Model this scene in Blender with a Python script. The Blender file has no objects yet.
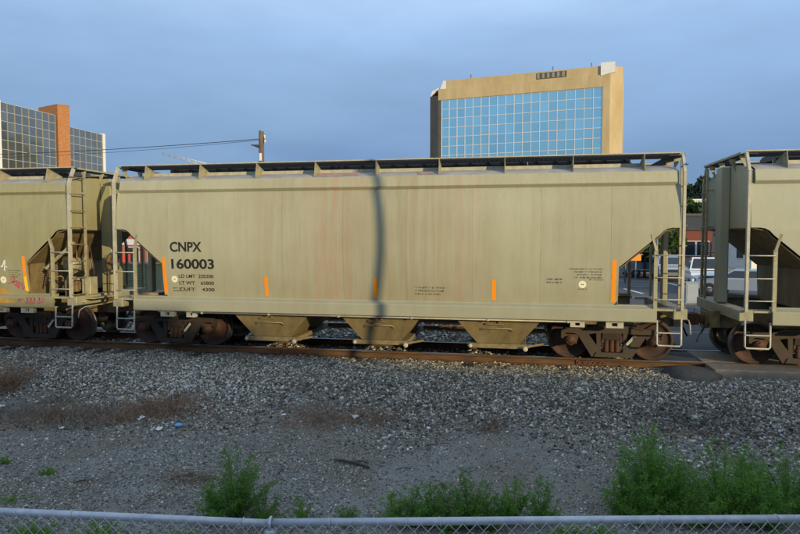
import bpy, math, random
import numpy as np
from math import radians as RAD, sin, cos, pi, tan
from mathutils import Vector, Matrix

SC = bpy.context.scene
COL = SC.collection
rnd = random.Random(7)
nr = np.random.default_rng(11)

# ------------------------------------------------------------------ camera, sky, sun, exposure
CAM = Vector((0.0, -15.153, 2.749)); YAW = -0.186; PITCH = -0.048; F_PX = 612.0
cd = bpy.data.cameras.new('camera'); cam = bpy.data.objects.new('camera', cd); COL.objects.link(cam)
cam.location = CAM
cam.rotation_euler = (pi / 2 + PITCH, 0, -YAW)
cd.sensor_width = 36.0; cd.lens = 36.0 * F_PX / 800.0
cd.clip_start = 0.05; cd.clip_end = 8000
SC.camera = cam

SUN_AZ = RAD(132); SUN_EL = RAD(12.0)            # azimuth clockwise from +Y
TOSUN = Vector((sin(SUN_AZ) * cos(SUN_EL), cos(SUN_AZ) * cos(SUN_EL), sin(SUN_EL)))
w = bpy.data.worlds.new('World'); SC.world = w; w.use_nodes = True
nt = w.node_tree; nt.nodes.clear()
out = nt.nodes.new('ShaderNodeOutputWorld'); bg = nt.nodes.new('ShaderNodeBackground')
sky = nt.nodes.new('ShaderNodeTexSky'); sky.sky_type = 'NISHITA'; sky.sun_disc = False
sky.sun_elevation = SUN_EL; sky.sun_rotation = SUN_AZ
sky.altitude = 50; sky.air_density = 1.0; sky.dust_density = 1.2; sky.ozone_density = 1.5
bg.inputs['Strength'].default_value = 0.12
# thin high cloud, greyer than the blue between it
geo = nt.nodes.new('ShaderNodeTexCoord')
mp = nt.nodes.new('ShaderNodeMapping'); mp.inputs['Scale'].default_value = (1.2, 1.2, 5.0)
nz = nt.nodes.new('ShaderNodeTexNoise'); nz.inputs['Scale'].default_value = 1.6; nz.inputs['Detail'].default_value = 5
nz.inputs['Roughness'].default_value = 0.5
rmp = nt.nodes.new('ShaderNodeMapRange'); rmp.inputs['From Min'].default_value = 0.3; rmp.inputs['From Max'].default_value = 0.75
rmp.inputs['To Min'].default_value = 0.72; rmp.inputs['To Max'].default_value = 1.0
mx = nt.nodes.new('ShaderNodeMix'); mx.data_type = 'RGBA'
sxyz = nt.nodes.new('ShaderNodeSeparateXYZ'); nt.links.new(geo.outputs['Generated'], sxyz.inputs[0])
crp = nt.nodes.new('ShaderNodeValToRGB'); nt.links.new(sxyz.outputs['Z'], crp.inputs[0])
ce = crp.color_ramp.elements; ce[0].position = 0.10; ce[0].color = (.17, .295, .53, 1); ce[1].position = .30; ce[1].color = (.36, .56, .88, 1)
e3 = ce.new(.42); e3.color = (.56, .74, .98, 1)
nz2 = nt.nodes.new('ShaderNodeTexNoise'); nz2.inputs['Scale'].default_value = 2.3; nz2.inputs['Detail'].default_value = 6; nz2.inputs['Roughness'].default_value = .55
mp2 = nt.nodes.new('ShaderNodeMapping'); mp2.inputs['Scale'].default_value = (1, 1, 3.2); mp2.inputs['Rotation'].default_value = (.12, .18, .4)
nt.links.new(geo.outputs['Generated'], mp2.inputs['Vector']); nt.links.new(mp2.outputs[0], nz2.inputs['Vector'])
rs = nt.nodes.new('ShaderNodeMapRange'); rs.inputs['From Min'].default_value = .3; rs.inputs['From Max'].default_value = .7; rs.inputs['To Min'].default_value = 7.3; rs.inputs['To Max'].default_value = 9.7
nt.links.new(nz2.outputs['Fac'], rs.inputs['Value'])
clo = nt.nodes.new('ShaderNodeVectorMath'); clo.operation = 'SCALE'; nt.links.new(rs.outputs[0], clo.inputs['Scale']); nt.links.new(crp.outputs[0], clo.inputs[0])
nt.links.new(clo.outputs[0], mx.inputs['B'])
nt.links.new(geo.outputs['Generated'], mp.inputs['Vector']); nt.links.new(mp.outputs[0], nz.inputs['Vector'])
nt.links.new(nz.outputs['Fac'], rmp.inputs['Value']); nt.links.new(rmp.outputs[0], mx.inputs['Factor'])
nt.links.new(sky.outputs[0], mx.inputs['A']); nt.links.new(mx.outputs['Result'], bg.inputs['Color'])
nt.links.new(bg.outputs[0], out.inputs['Surface'])

sl = bpy.data.lights.new('sun', 'SUN'); sl.energy = 4.25; sl.angle = RAD(0.5); sl.color = (1.0, 0.82, 0.50)
so = bpy.data.objects.new('sun', sl); COL.objects.link(so); so.location = (30, -30, 40)
so.rotation_euler = TOSUN.to_track_quat('Z', 'Y').to_euler()

SC.view_settings.view_transform = 'Standard'; SC.view_settings.look = 'None'
SC.view_settings.gamma = 1.0; SC.view_settings.exposure = 0.0
SC.view_settings.use_curve_mapping = False

# ------------------------------------------------------------------ pixel helpers (layout only: where a thing stands)
def ray(px, py):
    u = (px - 400) / F_PX; v = -(py - 267) / F_PX
    y = cos(PITCH) - v * sin(PITCH); z = sin(PITCH) + v * cos(PITCH)
    return Vector((u * cos(YAW) + y * sin(YAW), -u * sin(YAW) + y * cos(YAW), z))
def atd(px, py, D): return CAM + ray(px, py) * D
def atz(px, py, Z):
    d = ray(px, py); return CAM + d * ((Z - CAM.z) / d.z)

# ------------------------------------------------------------------ materials
MATS = {}
def S(node, name): return node.inputs[name]
def pmat(name, col, rough=0.7, metal=0.0, var=0.0, vscale=3.0, stretch=(1, 1, 1), col2=None, bump=0.0, bscale=40.0,
         rnd_amt=0.0, spec=0.5, emit=None, coat=0.0, attr=None, transl=None):
    m = bpy.data.materials.new(name); m.use_nodes = True; t = m.node_tree; N = t.nodes; L = t.links
    b = N['Principled BSDF']
    S(b, 'Roughness').default_value = rough; S(b, 'Metallic').default_value = metal
    S(b, 'Specular IOR Level').default_value = spec
    if coat: S(b, 'Coat Weight').default_value = coat
    c4 = (*col, 1)
    S(b, 'Base Color').default_value = c4
    tc = N.new('ShaderNodeTexCoord'); cur = None
    if attr:
        a = N.new('ShaderNodeAttribute'); a.attribute_name = attr; cur = a.outputs['Color']
    if var or col2:
        mp = N.new('ShaderNodeMapping'); mp.inputs['Scale'].default_value = stretch
        n = N.new('ShaderNodeTexNoise'); n.inputs['Scale'].default_value = vscale; n.inputs['Detail'].default_value = 6
        n.inputs['Roughness'].default_value = 0.62
        L.new(tc.outputs['Object'], mp.inputs['Vector']); L.new(mp.outputs[0], n.inputs['Vector'])
        r = N.new('ShaderNodeMapRange'); r.inputs['From Min'].default_value = 0.32; r.inputs['From Max'].default_value = 0.68
        L.new(n.outputs['Fac'], r.inputs['Value'])
        mx = N.new('ShaderNodeMix'); mx.data_type = 'RGBA'
        k2 = col2 if col2 else tuple(c * (1 - var) for c in col)
        if cur: 
            L.new(cur, mx.inputs['A'])
        else: mx.inputs['A'].default_value = c4
        mx.inputs['B'].default_value = (*k2, 1)
        L.new(r.outputs[0], mx.inputs['Factor']); cur = mx.outputs['Result']
    if rnd_amt:
        oi = N.new('ShaderNodeObjectInfo'); r2 = N.new('ShaderNodeMapRange')
        r2.inputs['To Min'].default_value = 1 - rnd_amt; r2.inputs['To Max'].default_value = 1 + rnd_amt
        L.new(oi.outputs['Random'], r2.inputs['Value'])
        vm = N.new('ShaderNodeVectorMath'); vm.operation = 'SCALE'
        if cur: L.new(cur, vm.inputs[0])
        else: vm.inputs[0].default_value = col
        L.new(r2.outputs[0], vm.inputs['Scale']); cur = vm.outputs[0]
    if cur: L.new(cur, S(b, 'Base Color'))
    if bump:
        n2 = N.new('ShaderNodeTexNoise'); n2.inputs['Scale'].default_value = bscale; n2.inputs['Detail'].default_value = 5
        L.new(tc.outputs['Object'], n2.inputs['Vector'])
        bp = N.new('ShaderNodeBump'); bp.inputs['Strength'].default_value = bump; bp.inputs['Distance'].default_value = 0.02
        L.new(n2.outputs['Fac'], bp.inputs['Height']); L.new(bp.outputs[0], S(b, 'Normal'))
    if transl:
        S(b, 'Transmission Weight').default_value = 0
        tr = N.new('ShaderNodeBsdfTranslucent'); tr.inputs['Color'].default_value = (*transl, 1)
        ms = N.new('ShaderNodeMixShader'); ms.inputs[0].default_value = 0.35
        o = N['Material Output']
        L.new(b.outputs[0], ms.inputs[1]); L.new(tr.outputs[0], ms.inputs[2]); L.new(ms.outputs[0], o.inputs['Surface'])
    MATS[name] = m; return m

def car_paint(name, base, dirt, streak_x=None, amount=0.48):
    """weathered freight-car paint: vertical dirt runs, mottling and (optionally) reddish spill streaks round streak_x (car-local)."""
    m = bpy.data.materials.new(name); m.use_nodes = True; t = m.node_tree; N = t.nodes; L = t.links
    b = N['Principled BSDF']; S(b, 'Roughness').default_value = 0.52; S(b, 'Specular IOR Level').default_value = 0.35
    tc = N.new('ShaderNodeTexCoord')
    def noise(scale, st, detail=5, rough=0.6):
        mp = N.new('ShaderNodeMapping'); mp.inputs['Scale'].default_value = st
        n = N.new('ShaderNodeTexNoise'); n.inputs['Scale'].default_value = scale; n.inputs['Detail'].default_value = detail
        n.inputs['Roughness'].default_value = rough
        L.new(tc.outputs['Object'], mp.inputs['Vector']); L.new(mp.outputs[0], n.inputs['Vector']); return n.outputs['Fac']
    def rng(v, a, b_, c, d):
        r = N.new('ShaderNodeMapRange'); r.inputs['From Min'].default_value = a; r.inputs['From Max'].default_value = b_
        r.inputs['To Min'].default_value = c; r.inputs['To Max'].default_value = d; L.new(v, r.inputs['Value']); return r.outputs[0]
    def mix(f, A, B):
        x = N.new('ShaderNodeMix'); x.data_type = 'RGBA'
        if isinstance(f, float): x.inputs['Factor'].default_value = f
        else: L.new(f, x.inputs['Factor'])
        for k, v in (('A', A), ('B', B)):
            if isinstance(v, tuple): x.inputs[k].default_value = (*v, 1)
            else: L.new(v, x.inputs[k])
        return x.outputs['Result']
    def mul(a, c):
        x = N.new('ShaderNodeMath'); x.operation = 'MULTIPLY'; L.new(a, x.inputs[0])
        if isinstance(c, float): x.inputs[1].default_value = c
        else: L.new(c, x.inputs[1])
        return x.outputs[0]
    c = mix(rng(noise(0.7, (1, 1, 1)), .35, .7, 0., amount), base, dirt)
    c = mix(rng(noise(5.0, (1, 1, .07)), .45, .75, 0., amount * .8), c, dirt)
    c = mix(rng(noise(16.0, (1, 1, .05)), .55, .8, 0., amount * .7), c, tuple(d * .75 for d in dirt))
    c = mix(rng(noise(30.0, (1, 1, 1)), .62, .8, 0., .25), c, tuple(d * .6 for d in dirt))
    sep = N.new('ShaderNodeSeparateXYZ'); L.new(tc.outputs['Object'], sep.inputs[0])
    # brown tint on the lower side, fading out upwards
    low = rng(sep.outputs['Z'], 1.25, 2.3, .35, 0.)
    c = mix(mul(low, rng(noise(3.0, (1, 1, .4)), .3, .7, .5, 1.)), c, (.20, .165, .09))
    for (sx, wd, colr, am) in (streak_x or []):
        d = N.new('ShaderNodeMath'); d.operation = 'SUBTRACT'; L.new(sep.outputs['X'], d.inputs[0]); d.inputs[1].default_value = sx
        ab = N.new('ShaderNodeMath'); ab.operation = 'ABSOLUTE'; L.new(d.outputs[0], ab.inputs[0])
        zone = rng(ab.outputs[0], 0.0, wd, 1., 0.)
        st = rng(noise(7.0, (1, 0.2, .04)), .38, .66, 0., am)
        c = mix(mul(zone, st), c, colr)
    oi = N.new('ShaderNodeObjectInfo'); vm = N.new('ShaderNodeVectorMath'); vm.operation = 'SCALE'
    L.new(c, vm.inputs[0]); L.new(rng(oi.outputs['Random'], 0, 1, .96, 1.035), vm.inputs['Scale']); L.new(vm.outputs[0], S(b, 'Base Color'))
    bp = N.new('ShaderNodeBump'); bp.inputs['Strength'].default_value = .4; bp.inputs['Distance'].default_value = .014
    L.new(noise(2.2, (1, 1, .7), 2), bp.inputs['Height']); L.new(bp.outputs[0], S(b, 'Normal'))
    L.new(rng(noise(4.0, (1, 1, .3)), .3, .7, .42, .68), S(b, 'Roughness'))
    MATS[name] = m; return m

RED = (.42, .17, .11); BRN = (.30, .20, .11)
car_paint('paint_main', (.395, .382, .262), (.29, .258, .155), [(-.9, 1.0, RED, .55), (.75, 1.3, BRN, .55), (1.9, .8, RED, .3), (-2.4, .8, BRN, .3)])
car_paint('paint_left', (.335, .315, .175), (.22, .185, .085), [(2.5, 1.2, BRN, .4)], .5)
car_paint('paint_right', (.37, .368, .27), (.29, .268, .17), [(-2, 1.0, BRN, .25)], .25)
pmat('roof_paint', (.40, .37, .33), .6, var=.35, vscale=2.0, stretch=(1, 1, 1))
pmat('roof_stain', (.42, .27, .22), .7, var=.4, vscale=6)
pmat('trim', (.38, .345, .21), .55, var=.35, vscale=6)
pmat('trim_dirty', (.27, .20, .085), .7, col2=(.12, .07, .03), vscale=5)
pmat('hopper_paint', (.225, .17, .07), .7, col2=(.12, .08, .03), vscale=3, stretch=(1, 1, .5))
pmat('light_metal', (.50, .47, .36), .5, var=.3, vscale=8)
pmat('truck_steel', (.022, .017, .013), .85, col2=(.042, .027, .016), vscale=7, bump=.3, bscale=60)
pmat('truck_lit', (.05, .041, .027), .85, col2=(.07, .045, .024), vscale=6, bump=.3, bscale=60)  # paler copy of the truck steel, for side frames standing in sun
pmat('rust', (.13, .052, .024), .85, col2=(.05, .024, .015), vscale=8, bump=.4, bscale=50)
pmat('wheel_rust', (.075, .030, .015), .75, col2=(.024, .014, .011), vscale=5)
pmat('tread', (.32, .30, .28), .35, metal=.9)
pmat('rail_rust', (.15, .074, .028), .85, col2=(.055, .030, .014), vscale=9, stretch=(.25, 1, 1))
pmat('rail_head', (.45, .43, .40), .3, metal=.9)
pmat('tie_wood', (.075, .058, .042), .9, var=.5, vscale=6, stretch=(3, .4, 1), rnd_amt=.3)
pmat('gate_metal', (.27, .22, .11), .7, col2=(.14, .095, .04), vscale=6)
pmat('black', (.018, .018, .02), .7)
pmat('grate', (.035, .036, .04), .7)
pmat('dark_paint', (.05, .05, .05), .6)
pmat('orange_tape', (.95, .30, .012), .4, var=.1)
pmat('yellow_tape', (.95, .55, .03), .4)
pmat('ink', (.012, .012, .012), .6)
pmat('sticker', (.85, .78, .58), .5)
pmat('faded_ink', (.10, .085, .05), .7)
pmat('graffiti_red', (.45, .06, .12), .5)
pmat('graffiti_white', (.8, .8, .76), .5)
pmat('graffiti_yellow', (.55, .32, .06), .6, col2=(.38, .20, .05), vscale=5)
pmat('hose', (.02, .02, .022), .5)
pmat('galv', (.52, .55, .60), .45, metal=.35, var=.25, vscale=14)
pmat('galv_wire', (.58, .60, .61), .5, metal=.2)
pmat('concrete', (.30, .25, .185), .9, var=.35, vscale=7, bump=.3, bscale=90)
pmat('asphalt', (.085, .083, .08), .9, var=.4, vscale=9, bump=.6, bscale=120)
pmat('road', (.075, .078, .085), .9, var=.25, vscale=1.2, bump=.3, bscale=120)
pmat('white_paint', (.75, .75, .74), .6, var=.15)
pmat('wood_pole', (.20, .135, .075), .9, col2=(.085, .055, .035), vscale=6, stretch=(3, 3, .3))
pmat('driftwood', (.10, .085, .075), .9, var=.5, vscale=10, stretch=(1, 4, 4))
pmat('wire', (.03, .03, .035), .6)
pmat('brick_orange', (.44, .20, .075), .9, col2=(.27, .11, .045), vscale=2.5, stretch=(1, 1, 3))  # orange brick of the stair tower
pmat('brick_red', (.30, .085, .05), .9, col2=(.21, .06, .04), vscale=12)
pmat('brick_salmon', (.50, .17, .11), .9, col2=(.42, .14, .09), vscale=12)
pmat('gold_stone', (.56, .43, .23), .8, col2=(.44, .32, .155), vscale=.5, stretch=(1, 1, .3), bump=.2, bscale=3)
pmat('dark_or_shaded_stone', (.10, .095, .085), .8, var=.3, vscale=.6)  # roofs and cores; also carries the shade on the tower's left edge
pmat('white_panel', (.78, .76, .72), .6, var=.08)
pmat('mullion', (.62, .63, .62), .45)
pmat('mullion_tan', (.30, .265, .19), .5)
pmat('glass_blue', (.38, .70, .77), .06, metal=0.75, spec=1.0, rnd_amt=.07)
pmat('glass_grey', (.085, .10, .10), .07, spec=1.0, rnd_amt=.2)
MATS['glass_blue'].node_tree.nodes['Principled BSDF'].inputs['IOR'].default_value = 2.3
MATS['glass_grey'].node_tree.nodes['Principled BSDF'].inputs['IOR'].default_value = 2.0
pmat('navy', (.03, .04, .06), .7, var=.2)
pmat('green_shop', (.03, .055, .05), .7, var=.3)
pmat('plaster', (.62, .61, .58), .8, var=.12)
pmat('grey_wall', (.28, .28, .29), .8, var=.15)
pmat('window_glass', (.02, .025, .03), .08, spec=.8)
pmat('cabinet', (.30, .35, .40), .5, var=.15)
pmat('car_white', (.72, .73, .74), .3, coat=.6); pmat('car_dark', (.02, .022, .028), .3, coat=.6)
pmat('car_silver', (.38, .42, .47), .3, metal=.3, coat=.5); pmat('car_blue', (.12, .19, .30), .3, coat=.6)
pmat('tyre', (.02, .02, .02), .85); pmat('rim', (.45, .45, .46), .4, metal=.8)
pmat('lamp_clear', (.8, .8, .78), .15); pmat('lamp_red', (.45, .02, .02), .2)
pmat('sign_orange', (.85, .30, .03), .5); pmat('sign_red', (.50, .05, .04), .5)
pmat('leaf', (.13, .30, .035), .6, rnd_amt=.25, var=.45, vscale=9, transl=(.16, .34, .03))
pmat('leaf_young', (.19, .36, .045), .6, rnd_amt=.2, var=.4, vscale=9, transl=(.13, .34, .04))
pmat('tree_leaf', (.05, .10, .02), .65, var=.5, vscale=2, transl=(.10, .2, .02))
pmat('hill_leaf', (.022, .045, .022), .75, var=.5, vscale=.5)
pmat('bark', (.08, .055, .035), .9, var=.4)
pmat('stem_green', (.08, .13, .03), .7)
pmat('dry', (.34, .225, .145), .9, var=.45, vscale=4, rnd_amt=.15)
pmat('dry_grey', (.30, .26, .22), .9, var=.45, vscale=4, rnd_amt=.15)
pmat('dry_red', (.36, .225, .145), .9, var=.4, vscale=4)
pmat('litter_blue', (.12, .38, .75), .5); pmat('litter_white', (.7, .7, .68), .7)
pmat('pale_rock', (.50, .47, .41), .9, var=.25, vscale=20)
pmat('stone', (.2, .2, .2), .92, attr='scol', bump=.2, bscale=300)
pmat('steel_grey', (.22, .22, .22), .5, metal=.4)
pmat('crane_white', (.7, .7, .68), .5)
pmat('shade_wall', (.24, .21, .18), .9, var=.2)

# ground material: fine gravel with browner, dirtier ground
def ground_material():
    m = bpy.data.materials.new('ground'); m.use_nodes = True; t = m.node_tree; N = t.nodes; L = t.links; b = N['Principled BSDF']
    S(b, 'Roughness').default_value = .95; S(b, 'Specular IOR Level').default_value = .2
    tc = N.new('ShaderNodeTexCoord')
    def noise(s, d=6, r=.6):
        n = N.new('ShaderNodeTexNoise'); n.inputs['Scale'].default_value = s; n.inputs['Detail'].default_value = d
        n.inputs['Roughness'].default_value = r; L.new(tc.outputs['Object'], n.inputs['Vector']); return n.outputs['Fac']
    def ramp(v, stops):
        r = N.new('ShaderNodeValToRGB'); L.new(v, r.inputs[0]); e = r.color_ramp.elements
        while len(e) < len(stops): e.new(.5)
        for k, (p_, c_) in enumerate(stops): e[k].position = p_; e[k].color = (*c_, 1)
        return r.outputs[0]
    fine = ramp(noise(85, 3, .8), [(.3, (.09, .09, .085)), (.5, (.22, .215, .20)), (.68, (.45, .44, .41))])
    soil = ramp(noise(40, 5, .7), [(.3, (.11, .098, .08)), (.7, (.27, .24, .195))])
    mx = N.new('ShaderNodeMix'); mx.data_type = 'RGBA'
    r = N.new('ShaderNodeMapRange'); r.inputs['From Min'].default_value = .45; r.inputs['From Max'].default_value = .65
    L.new(noise(.8, 4), r.inputs['Value']); L.new(r.outputs[0], mx.inputs['Factor'])
    L.new(fine, mx.inputs['A']); L.new(soil, mx.inputs['B']); L.new(mx.outputs['Result'], S(b, 'Base Color'))
    bp = N.new('ShaderNodeBump'); bp.inputs['Strength'].default_value = .7; bp.inputs['Distance'].default_value = .02
    L.new(noise(70, 4, .8), bp.inputs['Height']); L.new(bp.outputs[0], S(b, 'Normal'))
    MATS['ground'] = m
ground_material()

# ------------------------------------------------------------------ mesh helpers
class MB:
    def __init__(s): s.v = []; s.f = []; s.sm = []
    def add(s, vs, fs, smooth=False):
        o = len(s.v); s.v += [tuple(v) for v in vs]; s.f += [tuple(i + o for i in f) for f in fs]; s.sm += [smooth] * len(fs); return s
    def box(s, x0, x1, y0, y1, z0, z1):
        vs = [(x, y, z) for x in (x0, x1) for y in (y0, y1) for z in (z0, z1)]
        return s.add(vs, [(0, 1, 3, 2), (4, 6, 7, 5), (0, 4, 5, 1), (2, 3, 7, 6), (0, 2, 6, 4), (1, 5, 7, 3)])
    def cbox(s, c, d): return s.box(c[0]-d[0]/2, c[0]+d[0]/2, c[1]-d[1]/2, c[1]+d[1]/2, c[2]-d[2]/2, c[2]+d[2]/2)
    def bbox(s, x0, x1, y0, y1, z0, z1, b=.01):
        """box with chamfered edges"""
        X = (x0, x1); Y = (y0, y1); Z = (z0, z1); vs = []; idx = {}
        for i in (0, 1):
            for j in (0, 1):
                for k in (0, 1):
                    sx, sy, sz = (b if i == 0 else -b), (b if j == 0 else -b), (b if k == 0 else -b)
                    idx[i, j, k, 0] = len(vs); vs.append((X[i], Y[j]+sy, Z[k]+sz))
                    idx[i, j, k, 1] = len(vs); vs.append((X[i]+sx, Y[j], Z[k]+sz))
                    idx[i, j, k, 2] = len(vs); vs.append((X[i]+sx, Y[j]+sy, Z[k]))
        fs = []
        for i in (0, 1):
            q = [idx[i, 0, 0, 0], idx[i, 1, 0, 0], idx[i, 1, 1, 0], idx[i, 0, 1, 0]]; fs.append(q if i else q[::-1])
            q = [idx[0, i, 0, 1], idx[0, i, 1, 1], idx[1, i, 1, 1], idx[1, i, 0, 1]]; fs.append(q if i else q[::-1])
            q = [idx[0, 0, i, 2], idx[1, 0, i, 2], idx[1, 1, i, 2], idx[0, 1, i, 2]]; fs.append(q if i else q[::-1])
        for i in (0, 1):
            for j in (0, 1):
                fs.append((idx[i, j, 0, 0], idx[i, j, 1, 0], idx[i, j, 1, 1], idx[i, j, 0, 1]))
                fs.append((idx[i, 0, j, 0], idx[i, 1, j, 0], idx[i, 1, j, 2], idx[i, 0, j, 2]))
                fs.append((idx[0, i, j, 1], idx[1, i, j, 1], idx[1, i, j, 2], idx[0, i, j, 2]))
                for k in (0, 1): fs.append((idx[i, j, k, 0], idx[i, j, k, 1], idx[i, j, k, 2]))
        return s.add(vs, fs)
    def prism(s, poly, axis, a, b):
        """extrude polygon (2-D) along axis; axis 'x' -> poly is (y,z); 'y' -> (x,z); 'z' -> (x,y)"""
        n = len(poly); P = {'x': lambda u, v, t: (t, u, v), 'y': lambda u, v, t: (u, t, v), 'z': lambda u, v, t: (u, v, t)}[axis]
        vs = [P(u, v, a) for u, v in poly] + [P(u, v, b) for u, v in poly]
        fs = [tuple(range(n))[::-1], tuple(range(n, 2 * n))] + [(i, (i + 1) % n, n + (i + 1) % n, n + i) for i in range(n)]
        return s.add(vs, fs)
    def tube(s, pts, r, n=8, cap=True, smooth=True):
        pts = [Vector(p) for p in pts]; m = len(pts); rs = r if isinstance(r, (list, tuple)) else [r] * m
        up = None; vs = []
        for i, p in enumerate(pts):
            t = (pts[min(i+1, m-1)] - pts[max(i-1, 0)]).normalized()
            if up is None:
                up = Vector((0, 0, 1)) if abs(t.z) < .9 else Vector((1, 0, 0))
            a = t.cross(up)
            if a.length < 1e-6: a = t.cross(Vector((0, 1, 0)))
            a.normalize(); bb = a.cross(t).normalized(); up = bb
            for k in range(n):
                th = 2 * pi * k / n + pi / n
                vs.append(p + (a * cos(th) + bb * sin(th)) * rs[i])
        fs = []
        for i in range(m - 1):
            for k in range(n):
                fs.append((i*n+k, i*n+(k+1) % n, (i+1)*n+(k+1) % n, (i+1)*n+k))
        s.add(vs, fs, smooth)
        if cap:
            o = len(s.v) - len(vs)
            s.f.append(tuple(o + k for k in range(n))[::-1]); s.f.append(tuple(o + (m-1)*n + k for k in range(n))); s.sm += [False, False]
        return s
    def bar(s, p, q, w, h):
        """rectangular bar from p to q: w horizontal thickness, h other"""
        p, q = Vector(p), Vector(q); t = (q - p).normalized()
        a = t.cross(Vector((0, 0, 1)))
        if a.length < 1e-3: a = Vector((1, 0, 0))
        a.normalize(); b = a.cross(t).normalized()
        vs = [c + a * (w/2*i) + b * (h/2*j) for c in (p, q) for i in (-1, 1) for j in (-1, 1)]
        return s.add(vs, [(0, 1, 3, 2), (4, 6, 7, 5), (0, 4, 5, 1), (2, 3, 7, 6), (0, 2, 6, 4), (1, 5, 7, 3)])
    def lathe(s, prof, n, axis='y', c=(0, 0, 0), smooth=True):
        """prof = [(r, t)]; revolve round axis"""
        vs = []; m = len(prof)
        for r, t in prof:
            for k in range(n):
                a = 2 * pi * k / n; u, v = r * cos(a), r * sin(a)
                p = {'x': (t, u, v), 'y': (u, t, v), 'z': (u, v, t)}[axis]
                vs.append((p[0]+c[0], p[1]+c[1], p[2]+c[2]))
        fs = [(i*n+k, i*n+(k+1) % n, (i+1)*n+(k+1) % n, (i+1)*n+k) for i in range(m-1) for k in range(n)]
        return s.add(vs, fs, smooth)
    def cyl(s, p, q, r, n=12, smooth=True): return s.tube([p, q], r, n, True, smooth)
    def mesh(s, name):
        me = bpy.data.meshes.new(name); me.from_pydata(s.v, [], s.f)
        me.polygons.foreach_set('use_smooth', s.sm); me.update(); return me
    def build(s, name, mat, parent=None, recalc=True):
        me = s.mesh(name)
        if recalc:
            import bmesh
            bm = bmesh.new(); bm.from_mesh(me); bmesh.ops.recalc_face_normals(bm, faces=bm.faces); bm.to_mesh(me); bm.free()
        return link(name, me, mat, parent)

def link(name, me, mat, parent=None, matrix=None):
    if mat and len(me.materials) == 0: me.materials.append(MATS[mat])
    o = bpy.data.objects.new(name, me); COL.objects.link(o)
    if parent: o.parent = parent
    if matrix is not None: o.matrix_local = matrix
    return o
def empty(name, loc=(0, 0, 0), rz=0.0):
    o = bpy.data.objects.new(name, None); COL.objects.link(o); o.location = loc; o.rotation_euler = (0, 0, rz); o.empty_display_size = .2; return o
def tag(o, label=None, cat=None, group=None, kind=None):
    if label: o['label'] = label
    if cat: o['category'] = cat
    if group: o['group'] = group
    if kind: o['kind'] = kind
    return o
CACHE = {}
def cpart(name, key, fn, mat, parent, matrix=None):
    """part with shared mesh data"""
    if (key, mat) not in CACHE:
        o = fn().build(name, mat, parent); CACHE[key, mat] = o.data
        if matrix is not None: o.matrix_local = matrix
        return o
    return link(name, CACHE[key, mat], None, parent, matrix)
def T(x, y, z): return Matrix.Translation((x, y, z))
def text_mesh(name, s, size, mat, parent, matrix, bold=0.0, spacing=1.0, xscale=1.0):
    cu = bpy.data.curves.new(name, 'FONT'); cu.body = s; cu.size = size; cu.offset = bold; cu.extrude = .0015; cu.space_character = spacing
    ob = bpy.data.objects.new(name, cu); COL.objects.link(ob)
    dg = bpy.context.evaluated_depsgraph_get(); me = bpy.data.meshes.new_from_object(ob.evaluated_get(dg))
    bpy.data.objects.remove(ob); bpy.data.curves.remove(cu)
    if xscale != 1.0:
        for v in me.vertices: v.co.x *= xscale
    me.materials.clear(); return link(name, me, mat, parent, matrix)

# ------------------------------------------------------------------ value noise for terrain and scatter
_perm = nr.random((256, 256))
def vnoise(x, y):
    x = np.asarray(x, float); y = np.asarray(y, float)
    xi = np.floor(x).astype(int); yi = np.floor(y).astype(int); xf = x - xi; yf = y - yi
    u = xf*xf*(3-2*xf); v = yf*yf*(3-2*yf)
    g = lambda a, b: _perm[a & 255, b & 255]
    return (g(xi, yi)*(1-u)+g(xi+1, yi)*u)*(1-v)+(g(xi, yi+1)*(1-u)+g(xi+1, yi+1)*u)*v
def fbm(x, y, o=4):
    s = 0; a = .5
    for k in range(o): s = s + a*vnoise(x*2**k+17*k, y*2**k+31*k); a *= .5
    return s
def sstep(a, b, x):
    t = np.clip((x-a)/(b-a), 0, 1); return t*t*(3-2*t)
def ground_z(x, y):
    x = np.asarray(x, float); y = np.asarray(y, float)
    edge = -4.6 + .9*(fbm(x*.35+3, y*0+1.5, 2)-.37)
    shoulder = sstep(edge, -1.9, y)
    z = -.72 + .52*shoulder
    z = z + (-.30+.20)*sstep(6.8, 9, y)                      # behind the tracks
    near = sstep(-13, -11, y)*sstep(.5, -.9, y)
    z = z + near*((fbm(x*.9, y*.9, 4)-.47)*.16 + (fbm(x*4, y*4, 3)-.43)*.05)
    # low ridge of graded dirt on the right
    r = y - (-4.4 + .33*(x-2.5)); z = z + near*.10*np.exp(-(r/.35)**2)*sstep(1.5, 3, x)
    return z
def gz(x, y): return float(ground_z(x, y))

# ------------------------------------------------------------------ ground
def lines(lo, hi, step, far):
    a = list(np.arange(lo, hi+1e-6, step)); s = step; x = hi
    while x < far: s *= 1.5; x += s; a.append(x)
    s = step; x = lo
    while x > -far: s *= 1.5; x -= s; a.insert(0, x)
    return np.array(a)
gx = lines(-16, 12, .1, 3500); gy = lines(-12.5, 0, .09, 3500)
X, Y_ = np.meshgrid(gx, gy); Z = ground_z(X, Y_)
nx, ny = len(gx), len(gy)
vs = np.stack([X.ravel(), Y_.ravel(), Z.ravel()], 1)
ii = (np.arange(ny-1)[:, None]*nx + np.arange(nx-1)[None, :]).ravel()
fs = np.stack([ii, ii+1, ii+1+nx, ii+nx], 1)
me = bpy.data.meshes.new('ground'); me.from_pydata(vs.tolist(), [], fs.tolist()); me.polygons.foreach_set('use_smooth', [True]*len(fs)); me.update()
tag(link('ground', me, 'ground'), kind='structure')

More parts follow.
